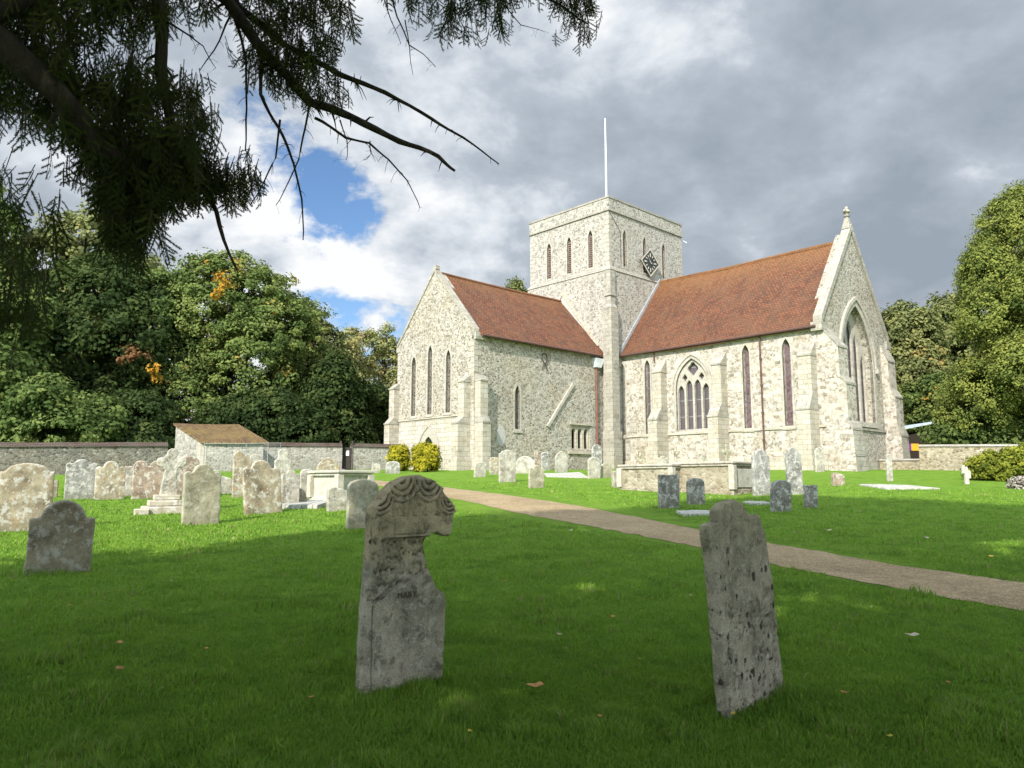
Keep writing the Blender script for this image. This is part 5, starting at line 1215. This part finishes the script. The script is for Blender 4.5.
tree('birch_tree', 'slim pale autumn tree closest to the transept gable', T_(381, 76), crown_blobs(3.4, 3.4, 3.5, 15.6, 14, 43, br=.28), .20, 360, 34, .75, 'leaf_autumn', 19, .2, group=GT)
tree('holly_tree', 'dark shrubby tree in the gap left of the transept', T_(372, 60), crown_blobs(3.6, 3, .3, 7.0, 12, 47), .2, 800, 38, .6, 'leaf_dark', 20, .2, group=GT, cvbias=.1)
tree('laurel_tree', 'low dark understorey behind the long left wall', T_(25, 43.5), crown_blobs(6.0, 3, -.3, 5.4, 14, 51), .2, 1100, 42, .6, 'leaf_sycamore', 21, .2, group=GT, cvbias=-.18)
tree('laurel_tree', 'dark understorey just left of the stone hut', T_(130, 46), crown_blobs(5.4, 3, -.3, 4.8, 14, 53), .2, 1000, 42, .6, 'leaf_dark', 22, .2, group=GT)
tree('laurel_tree', 'dark understorey behind the hut and the metal fence', T_(262, 50), crown_blobs(6.2, 3, -.3, 5.4, 14, 55), .2, 1100, 42, .6, 'leaf_dark', 23, .2, group=GT)
tree('chestnut_tree', 'distant tree top just showing over the transept roof beside the tower', T_(514, 92), crown_blobs(3.6, 3.6, 12, 24.6, 12, 61), .28, 700, 36, .8, 'leaf_olive', 24, .3, group=GT)
# right group
tree('yew_tree', 'large olive green yew filling the right edge above the hedge', T_(1056, 45), crown_blobs(6.6, 6, 1.0, 18.6, 40, 71, br=.27), .115, 5200, 66, .50, 'leaf_yew_far', 31, .5, group=GT, squash=.9, cvbias=.1)
tree('ash_tree', 'grey green bushy tree between the chancel gable and the yew', T_(915, 60), crown_blobs(5.2, 5, .6, 13.4, 18, 73), .23, 1500, 42, .75, 'leaf_olive', 32, .3, group=GT, cvbias=.12)
tree('hazel_tree', 'dark lower tree under the yew beside the timber shelter', T_(940, 54), crown_blobs(3.4, 3, .2, 7.0, 12, 75), .2, 900, 40, .6, 'leaf_sycamore', 33, .2, group=GT)
tree('maple_tree', 'far green tree rising behind the chancel gable', T_(960, 68), crown_blobs(6, 5, 2, 16.5, 18, 77), .25, 1300, 40, .8, 'leaf_olive', 34, .3, group=GT)
tree('hazel_tree', 'dark shrubs on the garden wall under the yew', T_(985, 47), crown_blobs(5, 2.4, .2, 5.4, 14, 79), .2, 900, 40, .6, 'leaf_sycamore', 35, .2, group=GT, cvbias=-.1)
# golden bushes by the transept, hedge at the right
def bush(name, label, px0, px1, yt, yb, mat, seed, leaf=.09, n=420, group=None, depth=.8):
    g_ = ground_at((px0+px1)/2, yb); Y = g_[1]+depth*.3; w = (px1-px0)/F*Y/2; h = at_y((px0+px1)/2, yt, Y).z-g_[2]
    bl = [(0, 0, h*.48, w*.86, depth, h*.5), (-w*.35, .1, h*.6, w*.55, depth*.7, h*.38), (w*.35, -.1, h*.58, w*.55, depth*.7, h*.40), (0, -.1, h*.26, w*.92, depth, h*.3)]
    t_ = tree(name, label, (g_[0], g_[1]+depth*.6), bl, leaf, n, 42, .24, mat, seed, .05, 'bush', group, fork=.2)
bush('privet_bush', 'golden yellow rounded bush against the small pointed door', 410.5, 439, 444.5, 472, 'leaf_gold', 81, group='golden bushes by the transept')
bush('privet_bush', 'golden yellow bush left of the one against the door', 387.5, 407, 446.5, 471, 'leaf_gold', 82, group='golden bushes by the transept')
bush('privet_bush', 'small greener bush at the left end of the golden bushes', 374, 387, 446, 468, 'leaf_hedge', 83, n=260, group='golden bushes by the transept', depth=.6)
g_ = ground_at(1012, 486)
tree('yew_bush', 'low clipped olive green bush spilling over the lawn at the right edge', (21.3, 31.2), [(-1.0, 0, .5, 1.5, 1.2, .75), (.6, .2, .65, 1.8, 1.4, .85), (2.6, 0, .6, 1.9, 1.4, .85), (-1.7, .4, .45, 1.0, .9, .55)], .09, 1500, 44, .22, 'leaf_hedge', 84, .06, 'bush', fork=.2)
tree('lavender_bush', 'low grey brown dried shrub on the lawn beside the clipped bush', (17.3, 25.6), [(0, 0, .12, .9, .55, .28), (.9, .1, .12, .8, .5, .26)], .06, 420, 40, .14, 'leaf_lavender', 85, .02, 'bush', fork=.05)

# ---- the overhanging yew: trunk left of the frame, crown over and behind the camera, boughs reaching into view
YB = (-6.8, 1.2)
yb_z = float(gz(*YB))
yew = thing('yew_tree', 'ancient dark yew overhanging the top left, its drooping branches nearest the viewer', 'tree', (*YB, yb_z))
mb = MB()
mb.tube([(YB[0], YB[1], yb_z-.3), (YB[0]+.1, YB[1], 1.2), (YB[0]+.3, YB[1]+.2, 3.2), (YB[0]+.6, YB[1]-.6, 6.5), (YB[0]+1.6, YB[1]-1.6, 10), (YB[0]+2.4, YB[1]-2.4, 13)], [.75, .55, .50, .38, .22, .06], 12)
limb_ends = [(-3, -5, 9), (1, -2, 10.5), (2.5, 1, 9.5), (5, -3, 9), (-9, -5, 8), (-1, -8, 8), (-11, 1, 7.5), (4, -7, 9)]
for q in limb_ends:
    s = Vector((YB[0]+.5, YB[1]-.4, 4.5)); e_ = Vector(q); md_ = s.lerp(e_, .5)+Vector((0, 0, .8)); mb.tube([s, md_, e_], [.24, .16, .05], 7)
mb.build('trunk', 'bark', yew, smooth=True)
def PX(px, py, d): return at_y(px, py, d)
start = Vector((YB[0]+.3, YB[1]+.3, 4.1))
boughs = [  # (px, py, distance) polylines with start and end radius
    ([start, PX(-160, -60, 4.0), PX(0, 42, 4.3), PX(60, 95, 4.5), PX(105, 150, 4.7), PX(160, 190, 4.9)], .13, .035, 0),
    ([PX(-30, 20, 4.2), PX(60, -20, 4.6), PX(158, -60, 5.0)], .07, .05, 0),
    ([PX(150, -70, 5.0), PX(160, 30, 5.0), PX(160, 75, 5.0), PX(172, 130, 5.0), PX(190, 170, 5.05), PX(215, 212, 5.1), PX(236, 268, 5.1)], .055, .008, 0),
    ([PX(60, -40, 5.2), PX(150, -60, 5.4), PX(228, 2, 5.5), PX(262, 50, 5.5), PX(310, 102, 5.6), PX(352, 117, 5.7), PX(400, 140, 5.8), PX(438, 157, 5.8), PX(455, 171, 5.85)], .060, .010, 0),
    ([PX(190, -60, 5.6), PX(240, 8, 5.7), PX(285, 45, 5.8), PX(340, 75, 5.9), PX(385, 93, 6.0), PX(432, 120, 6.1), PX(462, 138, 6.1), PX(499, 164, 6.2)], .035, .005, 0),
    ([PX(262, 55, 5.5), PX(262, 95, 5.5), PX(278, 128, 5.5), PX(292, 165, 5.5), PX(300, 200, 5.5), PX(303, 240, 5.5)], .016, .004, 0),
    ([PX(235, 20, 5.5), PX(246, 60, 5.5), PX(248, 110, 5.5), PX(244, 150, 5.5), PX(252, 162, 5.5)], .012, .003, 0),
    ([PX(280, 120, 5.6), PX(275, 160, 5.6), PX(262, 185, 5.6), PX(250, 205, 5.6)], .009, .003, 0),
    ([PX(310, 100, 5.6), PX(305, 130, 5.6), PX(298, 160, 5.6), PX(286, 185, 5.6), PX(276, 205, 5.6)], .009, .003, 0),
    ([PX(315, 118, 5.7), PX(345, 137, 5.7), PX(370, 141, 5.7), PX(390, 158, 5.8), PX(408, 180, 5.8), PX(420, 208, 5.8)], .012, .003, 0),
    ([PX(340, 120, 5.7), PX(346, 140, 5.7), PX(346, 160, 5.7)], .006, .002, 0),
    ([PX(370, 141, 5.7), PX(371, 152, 5.7), PX(363, 160, 5.7)], .005, .002, 0),
    ([PX(388, -20, 6.0), PX(398, 18, 6.0), PX(410, 45, 6.0), PX(425, 55, 6.0), PX(436, 67, 6.0)], .008, .002, 0),
    ([PX(383, -10, 6.0), PX(392, 22, 6.0), PX(401, 44, 6.0)], .006, .002, 0),
    ([PX(405, 20, 6.0), PX(411, 50, 6.0), PX(413, 75, 6.0)], .005, .002, 0),
    ([PX(300, -60, 6.2), PX(420, -48, 6.4), PX(520, -12, 6.5), PX(560, 6, 6.6), PX(588, 24, 6.6)], .03, .006, 1),
    ([PX(500, 2, 6.5), PX(520, 25, 6.5), PX(545, 32, 6.5)], .006, .002, 0),
    ([PX(232, 10, 5.4), PX(222, 30, 5.4), PX(200, 70, 5.4)], .010, .003, 0),
    ([PX(165, 22, 5.0), PX(190, 35, 5.0), PX(205, 45, 5.0), PX(216, 68, 5.0)], .008, .002, 0),
]
mb = MB()
for pts, r0, r1, _f in boughs:
    # subdivide with small wobble so no bough is a straight rod
    pts = [Vector(p) for p in pts]; q = []
    for i in range(len(pts)-1):
        for k in range(4):
            f = k/4; p = pts[i].lerp(pts[i+1], f)
            if q: p = p+Vector((mnoise.noise(p*3)*.025, mnoise.noise(p*3+Vector((9, 0, 0)))*.04, mnoise.noise(p*3+Vector((0, 9, 0)))*.025))
            q.append(p)
    q.append(pts[-1]); n = len(q); rs = [(r0+(r1-r0)*i/(n-1))*(1+.18*mnoise.noise(q[i]*9)) for i in range(n)]
    mb.tube(q, rs, 7)
    # knots and snags
    for _k in range(int(n*.8)):
        i = rnd.randrange(1, n); L = rnd.uniform(.02, .10)*(1.6 if rs[i] > .02 else 1); dv = Vector((rnd.uniform(-1, 1), rnd.uniform(-.6, .6), rnd.uniform(-1, .35))).normalized()
        mb.tube([q[i], q[i]+dv*L*.6, q[i]+dv*L+Vector((0, 0, -L*.3))], [rs[i]*.4, rs[i]*.25, .0015], 4, cap=False)
# sprays of needles: a template spray with side shoots, needles as slim triangles
def spray_template(seed, L=.34):
    r = random.Random(seed); tris = []; segs = []
    def shoot(o, d, L_, lvl):
        n = max(6, int(L_/.0065)); p = Vector(o); d = Vector(d).normalized(); step = L_/n; q0 = Vector(p)
        side = d.cross(Vector((0, .25, 1))).normalized()
        for i in range(n):
            d = (d+Vector((0, 0, -.010 if lvl == 0 else -.030))+Vector((r.uniform(-1, 1), r.uniform(-1, 1), 0))*.02).normalized(); p = p+d*step
            if i > (8 if lvl == 0 else 2):
                tp = min(1, (n-i)/6+.35)
                for s_ in (1, -1):
                    nl = r.uniform(.014, .023)*tp; nd = (side*s_+d*.7+Vector((r.uniform(-.4, .4), r.uniform(-.4, .4), r.uniform(-.4, .25)))).normalized()
                    wv = d*.0042; tris.append((p-wv, p+wv, p+nd*nl))
            if lvl == 0 and i > 6 and i % 6 == 0 and i < n-4:
                sg = 1 if (i//6) % 2 else -1; f = 1-i/n
                shoot(p, d*.9+side*sg*.95+Vector((0, 0, r.uniform(-.35, .15))), L_*(.20+.42*f)*r.uniform(.6, 1.2), 1)
        segs.append((q0, p))
    shoot((0, 0, 0), (1, 0, -.1), L, 0)
    V = np.array([tuple(v) for t__ in tris for v in t__]); 
    return V, segs
TMPL = [spray_template(s) for s in range(6)]
print('spray tris', [len(v[0])//3 for v in TMPL])
def place_sprays(points):
    """points: list of (pos, direction, scale)"""
    VV, CV = [], []; r = np.random.default_rng(5)
    for pos, d, sc in points:
        tv, segs = TMPL[int(r.integers(len(TMPL)))]
        d = Vector(d).normalized(); a = d.cross(Vector((0, 0, 1)))
        a = a.normalized() if a.length > .05 else Vector((0, 1, 0)); a.rotate(Matrix.Rotation(r.uniform(-1.2, 1.2), 3, d)); c = d.cross(a)
        M = np.array([tuple(d), tuple(a), tuple(-c if c.z < 0 else c)]); 
        VV.append(tv@M*sc+np.array(tuple(pos))); CV.append(np.full(len(tv), np.clip(r.normal(.45, .2), 0, 1)))
        for q0, q1 in segs[-1:]:
            e_ = np.array(tuple(q1))@M*sc+np.array(tuple(pos)); mb.tube([pos, Vector(e_)], [.0035, .0015], 3, cap=False)
    return np.concatenate(VV), np.concatenate(CV)
pts = []
def inpoly(x, y, poly):
    c = False; j = len(poly)-1
    for i in range(len(poly)):
        if (poly[i][1] > y) != (poly[j][1] > y) and x < (poly[j][0]-poly[i][0])*(y-poly[i][1])/(poly[j][1]-poly[i][1])+poly[i][0]: c = not c
        j = i
    return c
def hang(px, py, d, sc=1.0, dx=0):
    px += rnd.gauss(0, 13)*sc; py += rnd.gauss(0, 9); p = PX(px, py, d); pts.append((p, Vector((dx+rnd.uniform(-.45, .45), rnd.uniform(-.5, .5), -rnd.uniform(.6, 1.6))), sc*rnd.uniform(.55, 1.1)))
regions = [  # polygon, count, depth range, scale
    ([(-120, -80), (115, -80), (105, 25), (80, 60), (95, 130), (60, 230), (20, 340), (-120, 380)], 380, (4.2, 6.4), .9),
    ([(-120, -80), (115, -80), (105, 20), (80, 50), (95, 110), (60, 130), (-20, 100)], 1000, (4.4, 6.4), .9),
    ([(60, 80), (120, 60), (190, 90), (205, 130), (200, 170), (150, 190), (90, 170)], 620, (4.6, 5.6), .8),
    ([(70, 140), (185, 150), (205, 180), (175, 205), (138, 222), (130, 240), (100, 190)], 470, (4.6, 5.6), .8),
    ([(150, 155), (235, 180), (262, 183), (240, 200), (190, 200), (160, 195)], 320, (4.9, 5.4), .6),
    ([(110, -60), (150, -60), (155, 10), (200, 0), (215, 15), (150, 30), (120, 40), (105, 20)], 320, (4.8, 5.8), .7),
    ([(232, -40), (340, -60), (345, 25), (338, 70), (318, 80), (290, 65), (262, 75), (240, 40)], 430, (5.3, 6.2), .75),
    ([(255, 30), (300, 60), (352, 100), (330, 115), (280, 100), (250, 70)], 170, (5.4, 5.9), .6),
    ([(370, -60), (520, -60), (515, 5), (500, 40), (470, 30), (440, 42), (415, 15), (400, -5)], 420, (6.0, 6.7), .7),
    ([(440, -60), (575, -60), (590, 0), (560, 8), (520, -5), (480, 8)], 240, (6.2, 6.8), .7),
    ([(555, -15), (592, -5), (596, 30), (585, 50), (565, 30)], 110, (6.4, 6.7), .6),
    ([(-60, 215), (50, 215), (62, 260), (45, 300), (15, 320), (-60, 330)], 70, (4.4, 5.2), .8),
    ([(108, 170), (150, 190), (146, 235), (132, 262), (120, 240)], 280, (4.7, 5.2), .7),
    ([(-60, 290), (40, 290), (50, 330), (20, 350), (-60, 350)], 40, (4.4, 5.0), .8),
]
for poly, cnt, (d0, d1), sc in regions:
    x0, x1 = min(p[0] for p in poly), max(p[0] for p in poly); y0, y1 = min(p[1] for p in poly), max(p[1] for p in poly); k = 0
    while k < cnt:
        x, y = rnd.uniform(x0, x1), rnd.uniform(y0, y1)
        if inpoly(x, y, poly): hang(x, y-18, rnd.uniform(d0, d1), sc); k += 1
V, cvv = place_sprays(pts)
print('sprays', len(pts), 'tris', len(V)//3)
np_mesh('needles', V, np.arange(len(V)).reshape(-1, 3), 'leaf_yew', cvv, yew)
mb.build('branch', 'bark', yew, smooth=True)['label'] = 'bare and leafy dark boughs drooping across the sky'
# unseen crown masses, shaped to throw the shade wanted on the lawn
LIT = [(-400, 585), (-200, 572), (0, 563), (100, 552), (200, 549), (300, 531), (350, 527), (400, 516), (460, 507), (520, 508), (572, 503), (610, 494), (660, 489), (760, 488), (860, 490), (960, 500), (1100, 503), (1500, 510)]
LX, LY = np.array([p[0] for p in LIT]), np.array([p[1] for p in LIT])
def lands_lit(c, margin=0.0):
    k = 1/math.tan(SUN_EL); z = c[:, 2].copy(); gx, gy = c[:, 0], c[:, 1]
    zz_ = c[:, 2]
    for _ in range(4):
        gx = c[:, 0]-SUN_D.x*k*(c[:, 2]-gz(gx, gy)); gy = c[:, 1]-SUN_D.y*k*(c[:, 2]-gz(c[:, 0], gy))
    px, py, dpt = project(np.stack([gx, gy, gz(gx, gy)], 1))
    return ((dpt > 1) & (((px-1010)/62)**2+((py-545)/11)**2 < 1)) | (dpt > 1) & (py < np.interp(px, LX, LY)+5+margin)
def outside(c):
    """True for clumps in or close to the view, or shading lawn kept lit"""
    px, py, dpt = project(c)
    return ((dpt > .3) & (px > -230) & (px < 1260) & (py > -130) & (py < 1000)) | lands_lit(c)
cb = [(-6, -2, 8.5, 5.5, 5.5, 4.0), (-1.0, -3.5, 10.0, 5.0, 4.5, 3.6), (-9.5, .5, 6.8, 4.2, 4.2, 3.0), (-3.5, 1.6, 9.6, 4.5, 3.6, 2.6), (-6, -8, 8, 5.0, 4, 3.5), (1.0, -7, 9, 4.5, 4.0, 3.4), (-12, -4, 7, 4, 4.5, 3.2), (-5.5, 3.5, 6.6, 2.6, 2.4, 1.6), (1.6, -1.2, 9.0, 3.6, 3.2, 2.6), (-11, -7, 7.5, 5, 5, 3.5), (-2, -1, 7.5, 5, 3.5, 2), (-4, -6, 6.5, 6, 4, 2), (3, -5, 7, 5, 4, 2), (0, -9, 6, 6, 4, 2.5)]
V, F_, cv = leaves(8500, cb, .21, 40, .62, 91, shell=(.3, 1.0), cull=outside)
np_mesh('crown', V, F_, 'leaf_yew', cv, yew)
# a second tall tree behind the viewer shading the right hand lawn
sh = [(0, 0, 12.5, 4.5, 4.5, 3.6), (3.4, 2.6, 13.2, 3.8, 3.6, 3.0), (-3.4, 2.2, 12.6, 3.2, 3.4, 2.8), (6.5, 1.0, 12.6, 3.8, 3.6, 3.0), (3.5, -3.5, 12, 4.2, 4, 3.5), (1.5, 1.2, 16.0, 3.2, 3.2, 2.6), (10, -1.5, 12, 3.6, 3.6, 3.0), (6, -2.5, 15.5, 3.4, 3.4, 2.6), (9, 2.5, 13, 3.6, 3.4, 2.8), (-2, -1, 10, 4.5, 4, 2.5), (3, 0, 10, 5, 4, 2)]
SB = (3.5, -7.0)
tb = thing('lime_tree', 'tall lime tree standing behind the viewer, casting the shade over the right hand lawn', 'tree', (*SB, float(gz(*SB))))
V, F_, cv = leaves(7000, [(SB[0]+q[0]-1.0, SB[1]+q[1]+6.2, q[2], q[3], q[4], q[5]) for q in sh], .25, 36, .68, 92, shell=(.3, 1.02), cull=outside)
np_mesh('crown', V, F_, 'leaf_sycamore', cv, tb)
mb = MB(); mb.tube([(SB[0], SB[1], -.8), (SB[0], SB[1]+.3, 3), (SB[0], SB[1]+2, 8), (SB[0], SB[1]+4.5, 13)], [.55, .42, .3, .12], 10)
for q in sh: mb.tube([(SB[0], SB[1]+1.6, 6.5), (SB[0]+q[0]*.6-.4, SB[1]+q[1]*.5+3.6, q[2]-3), (SB[0]+q[0]-1, SB[1]+q[1]+6.2, q[2])], [.2, .13, .04], 6)
mb.build('trunk', 'bark', tb, smooth=True)

# ------------------------------------------------------------------ grass
def grass(n):
    r = np.random.default_rng(3)
    # distance density falls off away from the viewer so blades stay about a pixel wide
    dmin, dmax = 2.4, 30.0
    u = r.random(n); p_ = .9
    d = (dmin**(-p_)+(dmax**(-p_)-dmin**(-p_))*u)**(-1/p_)
    a = r.uniform(-R(47), R(47), n); x = d*np.sin(a); y = d*np.cos(a)
    cl = np.array([mnoise.noise((X_*1.7, Y_*1.7, 0))+.6*mnoise.noise((X_*6, Y_*6, 3)) for X_, Y_ in zip(x[::1], y[::1])])
    keep = np.ones(n, bool)
    dist = np.full(n, 99.)
    for i in range(0, len(PC), 2):
        dd = np.hypot(x-PC[i, 0], y-PC[i, 1])-PWd[i]*.86; dist = np.minimum(dist, dd)
    keep &= dist > (.02+.05*r.random(n)-.10*(cl > .3))
    # no blades above the church floor or through stones
    x, y, d, cl = x[keep], y[keep], d[keep], cl[keep]; n = len(x)
    tall = np.ones(n)
    for (sx, sy, sw) in STN:
        q = np.hypot(x-sx, y-sy); tall = np.maximum(tall, 1+.3*(q < sw*.62)*(r.random(n) < .5))
    h = (.020+.026*r.random(n)+.016*np.clip(cl+.3, 0, 1))*tall; h *= np.where(r.random(n) < .03, 1.5, 1)
    w = np.maximum(.0016+.0016*r.random(n), .00075*d*.8)
    wide = r.random(n) < .035; w = np.where(wide, w*3.2+.002, w); h = np.where(wide, h*.75, h)*(.6+.95*np.clip(cl+.15, 0, 1))
    z = gz(x, y); th = r.uniform(0, 2*math.pi, n); lean = r.uniform(.1, 1.0, n)*h; la = th+r.normal(0, .6, n)+math.pi/2
    dx, dy = np.cos(th)*w, np.sin(th)*w
    b0 = np.stack([x-dx, y-dy, z-.004], 1); b1 = np.stack([x+dx, y+dy, z-.004], 1)
    m0 = np.stack([x+np.cos(la)*lean*.3-dx*.7, y+np.sin(la)*lean*.3-dy*.7, z+h*.6], 1); m1 = m0+np.stack([dx*1.4, dy*1.4, 0*dx], 1)
    tp = np.stack([x+np.cos(la)*lean, y+np.sin(la)*lean, z+h], 1)
    V = np.stack([b0, b1, m1, m0, tp], 1).reshape(-1, 3); k = np.arange(n)*5
    F3 = np.concatenate([np.stack([k, k+1, k+2], 1), np.stack([k, k+2, k+3], 1), np.stack([k+3, k+2, k+4], 1)])
    cv = np.repeat(np.clip(.5+.3*cl+r.normal(0, .2, n)+.25*wide, 0, 1), 5)
    return V, F3, cv
V, F3, cv = grass(640000)
gr = np_mesh('grass', V, F3, 'grass_blades', cv); tag(gr, 'short green lawn grass covering the churchyard', 'grass', kind='stuff')
# broad-leaved weeds and fallen leaves
def leafobj(px, py, size, mat, label, rot, name='fallen_leaf', cat='leaf', group='fallen leaves on the lawn'):
    g_ = ground_at(px, py); mb = MB(); n = 10; pts_ = []
    for i in range(n):
        a = 2*math.pi*i/n; r_ = size*(.5+.28*math.cos(a)**2+(.13 if i % 2 else -.08)); x, y = r_*math.cos(a), r_*.8*math.sin(a)
        xx, yy = x*math.cos(rot)-y*math.sin(rot), x*math.sin(rot)+y*math.cos(rot)
        pts_.append((g_[0]+xx, g_[1]+yy, g_[2]+.045+.25*abs(x)+.1*y))
    mb.add([(g_[0], g_[1], g_[2]+.04)]+pts_, [(0, 1+i, 1+(i+1) % n) for i in range(n)])
    tag(mb.build(name, mat), label, cat, group)
leafobj(535, 693, .075, 'fallen_leaf', 'crumpled tan leaf on the grass between the two near headstones', .4)
leafobj(733, 722, .030, 'fallen_leaf_yellow', 'tiny yellow leaf at the foot of the tall pitted headstone', 1.)
leafobj(912, 641, .075, 'fallen_leaf_pale', 'pale twiggy leaf on the shaded grass at the right', .2)
leafobj(119, 676, .06, 'fallen_leaf', 'dull red brown leaf at the left of the foreground grass', 2.)
leafobj(612, 622, .045, 'fallen_leaf', 'small brown leaf halfway between the near stones and the path', .9)
leafobj(118, 649, .05, 'fallen_leaf', 'small orange brown leaf on the left lawn in shade', 1.5)
leafobj(828, 533, .09, 'fallen_leaf_pale', 'pale leaf on the shaded lawn beyond the path', .1)
leafobj(926, 541, .09, 'fallen_leaf_pale', 'whitish leaf farther right beyond the path', .8)
leafobj(990, 560, .08, 'fallen_leaf_yellow', 'yellowish leaf near the path at the right edge', .5)
leafobj(570, 533, .07, 'fallen_leaf_pale', 'pale leaf close to the near edge of the path', .3)

spots = [(70, 610, 'dull'), (205, 655, 'dull'), (262, 600, 'dull'), (310, 705, 'dull'), (470, 740, 'yellow'), (505, 585, 'dull'), (600, 725, 'dull'), (640, 665, 'yellow'), (690, 600, 'pale'), (845, 700, 'dull'), (890, 745, 'yellow'), (950, 690, 'dull'), (870, 612, 'pale'), (170, 585, 'pale'), (560, 640, 'pale')]
LBL = {(70, 610): 'small dull leaf just below the dark shouldered headstone', (205, 655): 'small dull leaf in the middle of the left foreground shade', (262, 600): 'small dull leaf below the sunlit buff headstone, in shade', (310, 705): 'small dull leaf left of the foot of the eroded headstone',
 (470, 740): 'tiny yellow leaf at the bottom of the view right of the eroded headstone', (505, 585): 'small dull leaf between the near stones, level with the broken bite', (600, 725): 'small dull leaf at the bottom centre of the lawn', (640, 665): 'tiny yellow leaf left of the tall pitted headstone',
 (690, 600): 'pale leaf just left of the tall pitted headstone', (845, 700): 'small dull leaf right of the foot of the tall pitted headstone', (890, 745): 'tiny yellow leaf near the bottom right corner of the lawn', (950, 690): 'small dull leaf far right in the foreground shade', (870, 612): 'pale leaf below the path at the right',
 (170, 585): 'pale leaf in the left shade under the sunlit strip', (560, 640): 'pale leaf in the open shade between the two near headstones'}
for i, (px_, py_, k_) in enumerate(spots):
    leafobj(px_, py_, {'dull': .032, 'yellow': .024, 'pale': .034}[k_], {'dull': 'fallen_leaf', 'yellow': 'fallen_leaf_yellow', 'pale': 'fallen_leaf_pale'}[k_], LBL[(px_, py_)], i*1.3)
